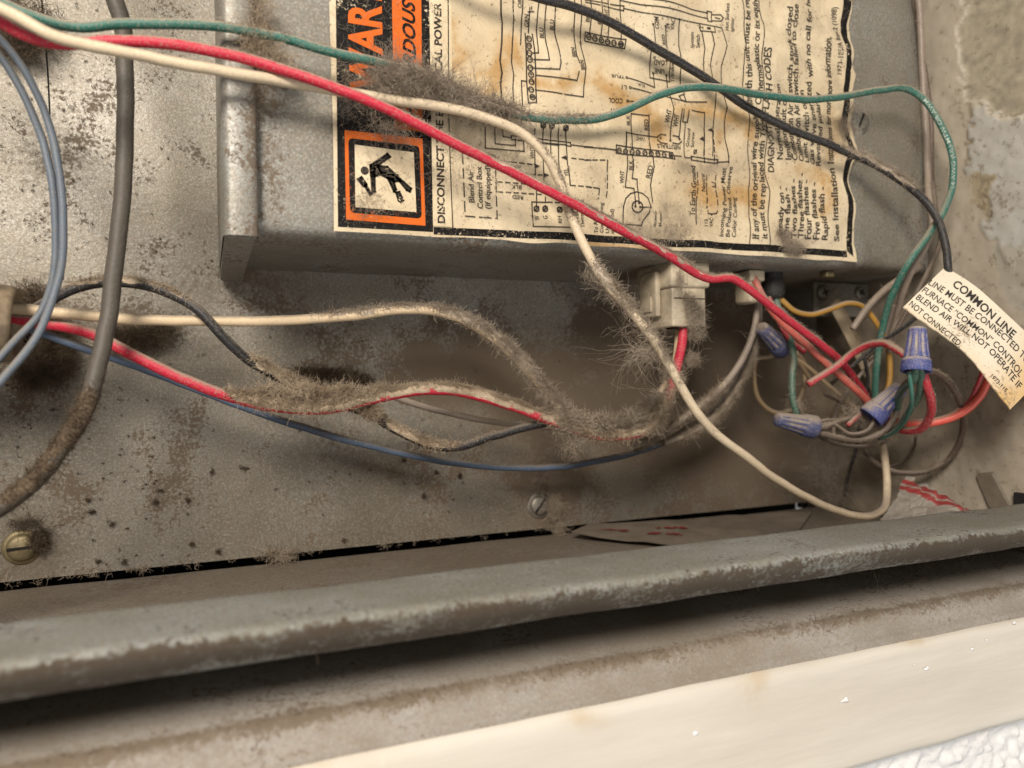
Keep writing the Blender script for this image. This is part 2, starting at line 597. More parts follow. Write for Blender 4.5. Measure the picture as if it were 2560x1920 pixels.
def ink(name, colr, wear=0.62, rough=0.45, fade=1.0):
    b = NB(name)
    n = b.noise(1300, 3, 0.75, 0.8)
    m = b.noise(110, 3, 0.7)
    hole = b.ramp(b.math('ADD', n, b.math('MULTIPLY', b.math('SUBTRACT', m, 0.5), 0.7)), wear, wear + 0.06)
    c = b.mix(b.math('MULTIPLY', b.ramp(b.noise(700, 4, 0.75), 0.5, 0.72), 0.35), colr, (0.17, 0.13, 0.095))
    return b.bsdf(c, rough + 0.2, 0, None, 0.15, alpha=b.math('MULTIPLY', b.math('SUBTRACT', 1.0, hole), fade))


M['ink'] = ink('black_print_ink', (0.030, 0.026, 0.023), 0.66, 0.45, 0.88)
M['ink_band'] = ink('black_band_ink', (0.008, 0.0075, 0.0075), 0.63, 0.35)
M['orange'] = ink('orange_band_ink', (0.66, 0.135, 0.018), 0.70, 0.4)
b = NB('yellowed_tag_paper')
col = b.mix(b.attr('stain'), (0.82, 0.735, 0.59), (0.66, 0.41, 0.14))
n1, n2 = b.noise(300, 5, 0.7), b.noise(1100, 3, 0.7)
col = b.mix(b.math('MULTIPLY', b.ramp(b.math('ADD', n2, b.math('MULTIPLY', b.attr('dirt'), 0.2)), 0.62, 0.74), 0.7), col, (0.30, 0.22, 0.14))
M['tag'] = b.bsdf(col, 0.65, 0, b.bump(n1, 0.3, 0.2), 0.3)
# side wall with peeling paint: patch colours and painted corner shade come from the 'paint' attribute
b = NB('peeling_wall_paint')
n1, n2, n3 = b.noise(70, 6, 0.7), b.noise(420, 5, 0.7), b.noise(1500, 3, 0.6)
pc = b.attr('paint', True)
col = b.mix(b.math('MULTIPLY', b.ramp(n1, 0.35, 0.7), 0.45), pc, (0.33, 0.285, 0.22))
col = b.mix(b.math('MULTIPLY', b.ramp(b.math('ADD', n2, b.math('MULTIPLY', n1, 0.3)), 0.70, 0.82), 0.6), col, (0.17, 0.13, 0.085))
nr = b.bump(n2, 0.4, 0.25)
nr = b.bump(n3, 0.25, 0.06, nr)
M['sidewall'] = b.bsdf(col, 0.55, 0.05, nr)
b = NB('cream_gloss_trim_paint')
n1, n2 = b.noise(60, 5, 0.6, 0.3, (0.12, 1, 1)), b.noise(260, 4, 0.6)
col = b.mix(b.ramp(n1, 0.3, 0.7), (0.62, 0.57, 0.495), (0.73, 0.685, 0.61))
col = b.mix(b.math('MULTIPLY', b.attr('stain'), b.ramp(n2, 0.2, 0.6)), col, (0.47, 0.31, 0.12))
nr = b.bump(n1, 0.8, 0.9)
nr = b.bump(n2, 0.3, 0.2, nr)
M['trim'] = b.bsdf(col, 0.8, 0, nr, 0.2)
M['stucco'] = plain('white_stucco', (0.80, 0.80, 0.80), 0.8, 0, 0.06, 500, 0.5, 0.4, 0.3)
b = NB('clear_plastic_bag')
col = b.mix(b.attr('redband'), (0.36, 0.33, 0.29), (0.30, 0.045, 0.045))
M['bag'] = b.bsdf(col, 0.22, 0, b.bump(b.noise(350, 4, 0.6), 0.6, 0.5), 0.9, alpha=b.math('ADD', 0.8, b.math('MULTIPLY', b.attr('redband'), 0.3), True))
b = NB('brown_packet_paper')
M['packet'] = b.bsdf(b.mix(b.ramp(b.noise(130, 5, 0.7), 0.3, 0.7), (0.15, 0.122, 0.09), (0.215, 0.18, 0.14)), 0.7, 0, b.bump(b.noise(200, 4, 0.6), 0.4, 0.3))
M['red_ink'] = ink('red_packet_ink', (0.24, 0.03, 0.03), 0.55, 0.6, 0.8)
M['pale_ink'] = plain('pale_print', (0.42, 0.48, 0.42), 0.7)
M['web'] = fibre('cobweb', (0.26, 0.22, 0.18), (0.36, 0.31, 0.26))


# ================================================================= THE SETTING
def sweep(name, prof, x0, x1, step, mat, parent, grime_shade=None, wob=0.12, seed=0):
    """profile of (Y, Z) points pulled along X with slight dents; grime(X, k) per profile point"""
    prof = np.asarray(prof, float)
    # refine the profile
    q = [prof[0]]
    for a, c in zip(prof[:-1], prof[1:]):
        n = max(1, int(np.linalg.norm(c - a) / 1.6))
        for k in range(1, n + 1):
            q.append(a + (c - a) * k / n)
    q = np.array(q)
    xs = np.arange(x0, x1 + step * 0.5, step)
    nx, nq = len(xs), len(q)
    X = np.repeat(xs, nq)
    K = np.tile(np.arange(nq), nx)
    dn = (fbm(X * 0.05, K * 0.15, seed, 3) - 0.5) * 2 * wob
    V = np.c_[X, q[K, 0] + dn * 0.7, q[K, 1] + dn]
    at = {'grime_shade': grime_shade(X, q[K, 0], q[K, 1]) if grime_shade else np.zeros(len(X))}
    return mesh_np(name, V, gridfaces(nx, nq), mat, parent, True, at)


def ss(x, a, c):
    t = np.clip((x - a) / (c - a), 0, 1)
    return t * t * (3 - 2 * t)


cab = empty('furnace_cabinet')
tag(cab, 'dusty grey sheet metal furnace cabinet, open at the front, behind all the wires', 'furnace')

# back panel: a grid with grime and painted corner shade by place, and the cable hole punched through it
st = 1.0
xs = np.arange(-150, 218.01, st)
zs = np.arange(-47.3, 170.01, st)
GX, GZ = np.meshgrid(xs, zs, indexing='ij')
gu, gv = proj(np.stack([GX, GX * 0, GZ], -1).reshape(-1, 3))
gu, gv = gu.reshape(GX.shape), gv.reshape(GX.shape)
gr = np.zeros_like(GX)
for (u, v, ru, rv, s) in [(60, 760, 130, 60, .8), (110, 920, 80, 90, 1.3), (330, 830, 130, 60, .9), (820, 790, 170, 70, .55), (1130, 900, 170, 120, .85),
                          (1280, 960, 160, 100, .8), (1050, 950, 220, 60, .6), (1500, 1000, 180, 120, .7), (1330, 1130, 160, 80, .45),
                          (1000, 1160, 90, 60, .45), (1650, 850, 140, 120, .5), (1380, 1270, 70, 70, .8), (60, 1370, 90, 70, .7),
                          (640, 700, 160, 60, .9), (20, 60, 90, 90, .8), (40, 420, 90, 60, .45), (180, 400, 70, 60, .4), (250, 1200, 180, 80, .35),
                          (1830, 980, 300, 230, 1.25), (2020, 1170, 220, 130, 1.0), (1600, 820, 200, 110, .7), (1500, 1180, 240, 70, .4), (900, 1260, 500, 100, .12), (620, 1180, 300, 80, .15)]:  # wide blobs here mix brown dirt with painted shade under the box
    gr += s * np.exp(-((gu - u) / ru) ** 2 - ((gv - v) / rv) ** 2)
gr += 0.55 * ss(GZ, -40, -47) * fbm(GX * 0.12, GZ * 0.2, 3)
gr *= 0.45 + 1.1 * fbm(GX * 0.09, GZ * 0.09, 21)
dent = (fbm(GX * 0.02, GZ * 0.02, 31, 3) - 0.5) * 0.9
V = np.stack([GX, dent, GZ], -1).reshape(-1, 3)
Fc = gridfaces(len(xs), len(zs))
cen = V[Fc].mean(1)
cu, cv = proj(cen)
hole = ((cu - 100) / 62) ** 2 + ((cv - 880) / 78) ** 2 < 1 + 0.5 * (vnoise(cu * 0.06, cv * 0.06, 5) - 0.5)
mesh_np('back_panel', V, Fc[~hole], M['panel'], cab, True, {'grime_shade': np.clip(gr, 0, 1.4).ravel()})
box('black_backing', -150, 219, 14, 16, -90, 170, M['dark'], cab)  # near-black sheet standing in for the unlit space behind the panel
box('gap_light_block', -150, 219, -40, 14, -70, -68, M['dark'], cab)  # added black sheet, keeps world light from showing through the gap
# narrow seam where two sheets lap, upper left
pth = catmull([PY(u, v, -0.12) for u, v in ((104, 0), (112, 90), (119, 180), (124, 285))])
Vt, Ft = tube(pth, 0.17, 8)
mesh_np('seam', Vt, Ft, M['dark'], cab)

# side panel with peeling paint
ys = np.arange(-104, 0.01, 0.8)
zs2 = np.arange(-48.5, 170.01, 0.8)
GY, GZ2 = np.meshgrid(ys, zs2, indexing='ij')
P3 = np.stack([np.full_like(GY, 218.0), GY, GZ2], -1).reshape(-1, 3)
wu, wv = proj(P3)
jx = (fbm(P3[:, 1] * 0.16, P3[:, 2] * 0.16, 41, 4) - 0.5) * 80 + (fbm(P3[:, 1] * 0.6, P3[:, 2] * 0.6, 43, 3) - 0.5) * 36
jy = (fbm(P3[:, 1] * 0.16, P3[:, 2] * 0.16, 57, 4) - 0.5) * 80 + (fbm(P3[:, 1] * 0.6, P3[:, 2] * 0.6, 59, 3) - 0.5) * 36


def inpoly(x, y, poly):
    c = np.zeros(len(x), bool)
    n = len(poly)
    for i in range(n):
        (x1, y1), (x2, y2) = poly[i], poly[(i + 1) % n]
        if y1 == y2:
            continue
        cond = ((y1 > y) != (y2 > y)) & (x < (x2 - x1) * (y - y1) / (y2 - y1) + x1)
        c ^= cond
    return c


pc = np.tile(np.array([[0.44, 0.385, 0.305]]), (len(P3), 1))
lift = np.zeros(len(P3))
p1 = inpoly(wu + jx, wv + jy, [(2405, -700), (2402, 60), (2412, 140), (2418, 200), (2430, 250), (2470, 270), (2530, 290), (2640, 290), (2640, -700)])
p2 = inpoly(wu + jx, wv + jy, [(2418, 255), (2500, 285), (2640, 300), (2640, 620), (2520, 640), (2490, 600), (2450, 560), (2490, 460), (2440, 430), (2432, 330)])
p3 = inpoly(wu + jx, wv + jy, [(2470, 620), (2640, 600), (2640, 900), (2560, 800), (2490, 690)])
p4 = inpoly(wu + jx * .6, wv + jy * .6, [(2460, 430), (2495, 440), (2480, 500), (2445, 530), (2440, 480)])
P1 = [(2405, -700), (2402, 60), (2412, 140), (2418, 200), (2430, 250), (2470, 270), (2530, 290), (2640, 290), (2640, -700)]
P2 = [(2418, 255), (2500, 285), (2640, 300), (2640, 620), (2520, 640), (2490, 600), (2450, 560), (2490, 460), (2440, 430), (2432, 330)]
rim1 = (inpoly(wu + jx + 9, wv + jy - 7, P1) | inpoly(wu + jx + 2, wv + jy - 12, P1)) & ~p1
rim2 = inpoly(wu + jx + 6, wv + jy + 5, P2) & ~p2
pc[p1] = (0.33, 0.295, 0.22)
mot = fbm(P3[:, 1] * 0.5, P3[:, 2] * 0.5, 63, 4)[:, None]
pc[p1] = (pc * (0.55 + 0.9 * mot))[p1]
pc[p2] = (0.46, 0.45, 0.42)
pc[p3] = (0.40, 0.375, 0.315)
pc[p4] = (0.36, 0.30, 0.19)
pc[rim1] = (0.52, 0.48, 0.40)
pc[rim2] = (0.25, 0.21, 0.15)
lift[p1] -= 0.6
lift[p2] += 0.5
corner_shade = (ss(P3[:, 1], -58, -8) * ss(P3[:, 2], 36, 20) * (0.45 + 0.9 * fbm(P3[:, 1] * 0.1, P3[:, 2] * 0.1, 85)))[:, None]  # painted shade: wall colour darkens into the deep corner below the box
pc = pc * (1 - np.clip(corner_shade, 0, 1)) + np.array([[0.13, 0.10, 0.07]]) * np.clip(corner_shade, 0, 1)
P3[:, 0] += -lift - (fbm(P3[:, 1] * 0.3, P3[:, 2] * 0.3, 77, 4) - 0.5) * 0.7
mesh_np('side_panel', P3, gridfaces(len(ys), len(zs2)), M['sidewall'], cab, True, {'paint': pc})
box('side_panel_edge', 219.6, 220.6, -104, 14, -52, 170, M['sidewall'], cab)


def shelf_grime(X, Y, Z):
    return 0.25 + 0.35 * fbm(X * 0.06, Y * 0.1, 9)


sweep('shelf', [(-1.0, -49.4), (-30, -48.8), (-79.5, -48.6)], -150, 217.6, 1.5, M['shelf'], cab, shelf_grime, 0.15, 3)


def rail_grime(X, Y, Z):
    f = np.where((Y < -95), ss(Z + 0.5 * (fbm(X * 0.07, Y * 0.3, 15) - .5), -36.3, -38.6), 0.0)
    low = ss(Z, -41.5, -43.6)
    return np.clip(f * (0.35 + 1.3 * fbm(X * 0.10, Z * 0.35, 13)) - 0.3 * low, 0, 2.0) + 0.12 * fbm(X * .05, Y * .1, 8)


rail_prof = [(-79, -48.7), (-79, -38.4), (-79.3, -37.2), (-80.2, -36.65), (-90, -36.5), (-98.6, -36.6), (-99.7, -36.8), (-100.35, -37.35),
             (-100.5, -38.3), (-99.0, -40.6), (-97.0, -42.4), (-95.4, -43.6), (-94.5, -43.6), (-94.3, -42.8), (-97.0, -40.4), (-97.5, -38.8)]
sweep('rail', rail_prof, -150, 217.4, 1.2, M['rail'], cab, rail_grime, 0.28, 14)


def ledge_grime_shade(X, Y, Z):
    edge = np.exp(-((Y + 90.2) / 1.3) ** 2) * (Z > -57.6) * (0.55 + 0.8 * fbm(X * 0.14, Y * 0.3, 4))
    back = 0.8 * ss(Y, -72, -60)  # dust plus painted shade in the groove under the rail
    top = 0.30 * (Z > -56) * fbm(X * 0.1, Y * 0.2, 6)
    return np.clip(edge * 1.1 + back + top, 0, 1.3)


ledge_prof = [(-79, -48.75), (-56, -49.2), (-58, -49.8), (-60, -51.4), (-64, -52.6), (-74, -53.8), (-86.5, -54.8), (-89.8, -55.4), (-91.2, -56.6), (-91.7, -58.4), (-92.0, -60.0),
              (-93.0, -60.6), (-93.5, -61.4), (-93.4, -62.8), (-92.6, -63.5), (-92.2, -70)]
sweep('ledge', ledge_prof, -260, 330, 1.5, M['ledge'], cab, ledge_grime_shade, 0.22, 19)

# painted trim board with a slightly uneven top edge
tr = empty('trim_board')
tag(tr, 'cream painted wooden trim board below the furnace opening', 'trim', kind='structure')
tx = np.arange(-260, 330.1, 1.5)
tprof = [(-88, -62.4), (-93.2, -62.1), (-94.1, -62.7), (-94.5, -63.8), (-94.6, -86.6), (-94.2, -87.8), (-93.0, -88.3), (-86, -88.3)]
tp = []
for a, c in zip(tprof[:-1], tprof[1:]):
    n = max(1, int(math.dist(a, c) / 1.2))
    tp += [(a[0] + (c[0] - a[0]) * k / n, a[1] + (c[1] - a[1]) * k / n) for k in range(n)]
tp.append(tprof[-1])
tp = np.array(tp)
X = np.repeat(tx, len(tp))
K = np.tile(np.arange(len(tp)), len(tx))
wob = (fbm(X * 0.08, K * 0.2, 91, 3) - 0.5) * 0.5
V = np.c_[X, tp[K, 0] + wob * 0.5, tp[K, 1] + wob]
tu, tv = proj(V)
stn = np.zeros(len(V))
for (u, v, ru, rv, s) in [(1880, 1715, 36, 55, .28), (1905, 1690, 26, 34, .22), (1470, 1800, 52, 22, .30), (1440, 1782, 26, 26, .25), (700, 1900, 300, 60, .25), (2290, 1605, 30, 12, .5)]:
    stn += s * np.exp(-((tu - u) / ru) ** 2 - ((tv - v) / rv) ** 2)
mesh_np('board', V, gridfaces(len(tx), len(tp)), M['trim'], tr, True, {'stain': np.clip(stn, 0, 1)})
for i, (u, v, s) in enumerate([(2112, 1750, 1.5), (1738, 1833, 1.1), (2316, 1672, 1.1), (2430, 1622, 0.9), (2535, 1557, 0.9), (2285, 1662, .5), (2465, 1600, .7)]):
    c = PY(u, v, -94.65)
    n = 9
    ang = np.linspace(0, 2 * math.pi, n, endpoint=False)
    rr = s * rng.uniform(0.35, 0.9, n)
    ring = np.c_[c[0] + rr * np.cos(ang) * 1.3, np.full(n, c[1]), c[2] + rr * np.sin(ang) * 0.7]
    Vc = np.vstack([ring, [[c[0], c[1] - 0.55 * s, c[2] + 0.15]]])
    poly_mesh('paint_chip', Vc, [(k, (k + 1) % n, n) for k in range(n)], M['stucco'], tr, True)

wx = np.arange(20, 330.1, 0.75)
wz = np.arange(-180, -84.9, 0.75)
WX, WZ = np.meshgrid(wx, wz, indexing='ij')
hh = np.clip(fbm(WX * 0.42, WZ * 0.42, 61, 3) * 2.6 - 0.9, 0, 1) * 1.5
V = np.stack([WX, -90.2 - hh, WZ], -1).reshape(-1, 3)
wl_ = mesh_np('wall', V, gridfaces(len(wx), len(wz)), M['stucco'])
tag(wl_, 'white stucco textured wall below the trim board', 'wall', kind='structure')

# ================================================================= CONTROL BOX
cb = empty('control_box')
tag(cb, 'grey metal control box carrying the big wiring label', 'control box')


def boxgrime(X, Y, Z):
    under = (Z < 34.2) * 0.10 * (0.5 + fbm(X * 0.1, Y * 0.1, 71))
    return under + 0.22 * fbm(X * 0.07, Z * 0.07, 73) + 0.5 * np.exp(-((X - 13) / 4) ** 2) * (Z > 36)


bprof = [(-51.0, 170), (-51.0, 37.0), (-50.6, 35.2), (-49.6, 34.1), (-48.0, 33.5), (-46, 33.4), (-0.6, 33.4)]
sweep('cover', bprof, 9.0, 186.5, 1.4, M['boxm'], cb, boxgrime, 0.16, 23)
bprof2 = [(y + 1.6 if y < -3 else y, z + (0.5 if z < 40 else 0)) for y, z in bprof]
sweep('end_cover', bprof2, 185.0, 215.2, 1.4, M['boxm'], cb, boxgrime, 0.3, 29)
box('end_edge', 215.2, 216.2, -49.3, -0.5, 33.9, 170, M['boxm'], cb)


def changrime(X, Y, Z):
    return 0.5 * ss(X, 8.0, 9.6) + 0.15 * fbm(X * 0.2, Z * 0.1, 37)


ch = empty('channel')
ch.parent = cb
# U-shaped channel standing proud of the cover on its left, with a closed foot
chz = np.arange(32.2, 170.1, 1.4)
cp = np.array([(3.1, -0.5), (3.1, -15), (3.1, -30), (3.1, -45), (3.2, -52.6), (3.4, -54.0), (4.0, -55.0), (4.8, -55.3), (6.8, -55.4), (8.8, -55.3), (9.8, -55.0), (10.3, -54.2), (10.4, -53.0), (10.2, -51.3)])
Zg = np.repeat(chz, len(cp))
K = np.tile(np.arange(len(cp)), len(chz))
wb = (fbm(Zg * 0.08, K * 0.3, 83, 3) - 0.5) * 0.5
mesh_np('channel_body', np.c_[cp[K, 0] + wb * 0.8, cp[K, 1] + wb * 0.4, Zg], gridfaces(len(chz), len(cp)), M['boxm'], ch, True,
        {'grime_shade': changrime(cp[K, 0], cp[K, 1], Zg)})
fp = [(3.6, -54.4, 32.9), (9.8, -54.3, 32.9), (9.7, -53.0, 31.9), (9.4, -40, 31.3), (9.0, -3, 29.7), (3.4, -3, 29.7), (3.4, -40, 31.3), (3.5, -53.0, 31.9),
      (3.3, -0.5, 32.9), (9.9, -0.5, 32.9)]
poly_mesh('channel_foot', fp, [(0, 1, 2, 7), (7, 2, 3, 6), (6, 3, 4, 5), (0, 7, 6, 5, 8), (1, 9, 4, 3, 2), (5, 4, 9, 8)], M['boxm'], ch)

SCREW = {}


def screw(parent, c, nrm, r, mat, slot='slot', ang=0.0, washer=False):
    c, nrm = np.asarray(c, float), np.asarray(nrm, float)
    ax, e1, e2 = frame_of(nrm)
    prof = [(0, r * 1.0), (0.45, r * 1.02), (0.7, r * 0.94), (0.9, r * 0.7), (1.0, r * 0.02)]
    if washer:
        prof = [(0, r * 1.35), (0.16, r * 1.33), (0.2, r * 1.02)] + [(0.2 + 0.8 * s, q) for s, q in prof]
    o = lathe('screw', c, c + ax * r * 0.62, prof, mat, parent, 28)
    top = c + ax * r * 0.60
    for k in range(2 if slot == 'cross' else 1):
        a = ang + k * math.pi / 2
        d1 = e1 * math.cos(a) + e2 * math.sin(a)
        d2 = -e1 * math.sin(a) + e2 * math.cos(a)
        L, w = (r * 0.9, r * 0.11) if slot == 'slot' else (r * 0.55, r * 0.12)
        Vs = [top + d1 * sx * L + d2 * sy * w + ax * (0.05 * r if sz else -0.3 * r) 
              for sx in (-1, 1) for sy in (-1, 1) for sz in (0, 1)]
        # a slot reads dark: narrow inlay with its floor below the crown
        poly_mesh('slot', Vs, [(0, 1, 3, 2), (4, 6, 7, 5), (0, 4, 5, 1), (2, 3, 7, 6), (1, 5, 7, 3)], M['dark'], o)
    return o


screw(cab, PY(56, 1367, 0) - [0, .2, 0], (0.05, -1, 0), 3.3, M['brass'], 'slot', 0.05, True)
screw(cab, PY(1346, 1263, 0) - [0, .2, 0], (-0.1, -1, 0.05), 3.1, M['steel'], 'slot', 0.9, True)
screw(cb, PY(2146, 306, -49.6), (-0.25, -1, 0), 2.6, M['steel'], 'slot', 1.15, True)

# underside hardware of the box
box('bracket', PY(2035, 700, -24)[0], PY(2225, 700, -24)[0], -24, -22.6, 21.5, 33.3, M['boxm'], cb, 0.4)
screw(cb, PY(2056, 732, -24), (-0.1, -1, 0), 2.7, M['steel'], 'cross', 0.4)
screw(cb, PY(2148, 732, -24), (-0.15, -1, 0), 2.2, M['steel'], 'cross', 0.9)
screw(cb, PY(2172, 752, -24), (-0.15, -1, 0), 1.3, M['steel'], 'cross', 0.3)
c = PY(2067, 692, -44)
box('hex_stud', c[0] - 1.7, c[0] + 1.7, -45.6, -42.6, 31.4, 33.3, M['brass'], cb, 0.4)
c = PY(1943, 700, -38)
lathe('strain_bushing', (c[0], -36, 33.6), (c[0], -36, 25.0), [(0, 3.1), (.35, 3.2), (.42, 3.6), (.75, 3.55), (.95, 3.0), (1.0, .1)], M['rubber'], cb, 28)

# ================================================================= WIRING LABEL on the cover
LY = -51.55
lab = empty('wiring_label')
tag(lab, 'large stained wiring diagram label with black and orange warning band, stuck on the control box', 'label')


def L(u, v):
    p = PY(u, v, LY)
    return np.array([p[0], p[2]])


def wr(x, z):
    """height of the paper above the cover: flat at the warning band, buckled further along"""
    x, z = np.asarray(x, float), np.asarray(z, float)
    f = ss(x, 58, 90)
    h = 0.36 * np.sin((z + 0.35 * x) * 0.42 + 2.2 * np.sin(x * 0.045)) + 0.30 * np.sin((x - 0.5 * z) * 0.30 + 1.0)
    h = h + 0.55 * (fbm(x * 0.055, z * 0.09, 101, 2) - 0.5)
    h = h + 0.55 * ss(x, 168, 182) * np.sin(z * 0.40 + 0.6)
    return np.clip(1.45 * f * h + 0.12 * f, -0.3, 2.4) - 0.10 * (1 - f)


def lift(pts, off):
    pts = np.asarray(pts, float)
    return np.c_[pts[:, 0], LY - wr(pts[:, 0], pts[:, 1]) - off, pts[:, 1]]


# paper sheet with a wavy right edge
left_e = [(826, -420), (823, 0), (826, 100), (832, 300), (834, 400), (835, 578)]
right_e = [(2110, -420), (2116, 0), (2128, 100), (2128, 160), (2142, 185), (2133, 225), (2128, 260), (2128, 310), (2137, 345), (2137, 385), (2124, 410),
           (2122, 450), (2136, 500), (2138, 540), (2136, 600), (2137, 657)]


def edge_x(e, z):
    zz = np.array([L(u, v)[1] for u, v in e])
    xx = np.array([L(u, v)[0] for u, v in e])
    o = np.argsort(zz)
    return np.interp(z, zz[o], xx[o])


z0, z1 = 35.25, 150.0
nz, nx = 200, 250
zz = np.linspace(z0, z1, nz)
lx, rx = edge_x(left_e, zz), edge_x(right_e, zz)
tt = np.linspace(0, 1, nx)
PXg = lx[:, None] + (rx - lx)[:, None] * tt[None, :]
PZg = np.repeat(zz[:, None], nx, 1)
lo = PZg[0] + (vnoise(PXg[0] * 0.12, PXg[0] * 0, 6) - 0.5) * 0.5
PZg[0] = lo
pts = np.c_[PXg.ravel(), PZg.ravel()]
V = lift(pts, 0)
pu, pv = proj(V)
stain = np.zeros(len(V))


def seg_d(u, v, poly):
    d = np.full(len(u), 1e9)
    for (x1, y1), (x2, y2) in zip(poly[:-1], poly[1:]):
        ex, ey = x2 - x1, y2 - y1
        t = np.clip(((u - x1) * ex + (v - y1) * ey) / (ex * ex + ey * ey), 0, 1)
        d = np.minimum(d, np.hypot(u - x1 - t * ex, v - y1 - t * ey))
    return d


wob_u, wob_v = pu + (fbm(pu * .012, pv * .012, 7, 3) - .5) * 40, pv + (fbm(pu * .012, pv * .012, 8, 3) - .5) * 40
for poly, w, s in [([(1135, 60), (1140, 110), (1160, 130), (1140, 165)], 16, .9), ([(1215, 200), (1240, 215), (1260, 170), (1275, 120)], 20, .9),
                   ([(1280, 110), (1310, 155)], 10, .6), ([(1345, 210), (1400, 215), (1440, 195), (1480, 180), (1510, 220), (1560, 250)], 15, .9),
                   ([(1465, 190), (1520, 215), (1570, 245), (1600, 255)], 12, .9), ([(1610, 275), (1640, 300), (1650, 330)], 26, .9),
                   ([(1700, 285), (1790, 275), (1850, 300), (1880, 325)], 15, .85), ([(1810, 330), (1800, 350)], 14, .6),
                   ([(1750, 470), (1790, 500), (1850, 490), (1880, 500)], 22, .9), ([(1850, 300), (1890, 345)], 14, .6),
                   ([(2025, 425), (2050, 440), (2065, 455)], 16, 1.1), ([(2070, 480), (2080, 510), (2060, 540)], 14, .6), ([(2080, 290), (2095, 350), (2085, 390)], 14, .5),
                   ([(1450, 610), (1560, 618), (1640, 628)], 9, .9), ([(1190, 200), (1215, 230), (1230, 215)], 22, .6), ([(1900, 420), (1880, 500)], 20, .3)]:
    d = seg_d(wob_u, wob_v, poly)
    stain += s * np.exp(-(d / w) ** 2) * 1.0 + 0.30 * s * np.exp(-(d / (w * 2.3)) ** 2)
dirt = 0.42 * fbm(pu * .01, pv * .01, 12)
for (u, v, ru, rv, s) in [(1000, 390, 40, 40, .8), (1030, 500, 60, 30, .6), (920, 520, 50, 25, .9), (1240, 420, 90, 50, .45), (1490, 420, 50, 40, .6), (1650, 540, 60, 40, .9),
                          (1690, 590, 60, 30, 1.), (1600, 560, 50, 40, .5), (1770, 420, 70, 20, .7), (1720, 410, 50, 20, .5), (1990, 600, 60, 40, .9), (2030, 330, 80, 60, .5),
                          (1950, 350, 60, 60, .4), (1350, 330, 90, 30, .6), (1690, 80, 60, 60, .35), (1150, 110, 60, 80, .25), (2000, 130, 60, 90, .3), (2110, 320, 25, 50, .9)]:
    dirt += s * np.exp(-((pu - u) / ru) ** 2 - ((pv - v) / rv) ** 2)
mesh_np('paper', V, gridfaces(nz, nx)[:, ::-1], M['paper'], lab, True, {'stain': np.clip(stain, 0, 1), 'dirt': np.clip(dirt, 0, 1)})

# text: glyph outlines of the built-in font laid along a baseline given by its two ends
_cap = {}


def glyphs(text, bold=0.0, shear=0.0):
    bold = bold * 1.25 + 0.005
    cu_ = bpy.data.curves.new('t', 'FONT')
    cu_.body, cu_.size, cu_.offset, cu_.shear, cu_.resolution_u = text, 1.0, bold, shear, 3
    ob = bpy.data.objects.new('t', cu_)
    me = bpy.data.meshes.new_from_object(ob)
    V = np.zeros(len(me.vertices) * 3)
    me.vertices.foreach_get('co', V)
    V = V.reshape(-1, 3)[:, :2]
    Fl = [tuple(p.vertices) for p in me.polygons]
    bpy.data.objects.remove(ob)
    bpy.data.curves.remove(cu_)
    bpy.data.meshes.remove(me)
    return V, Fl


CAPH = 0.0
_v, _f = glyphs('H')
CAPH = _v[:, 1].max()


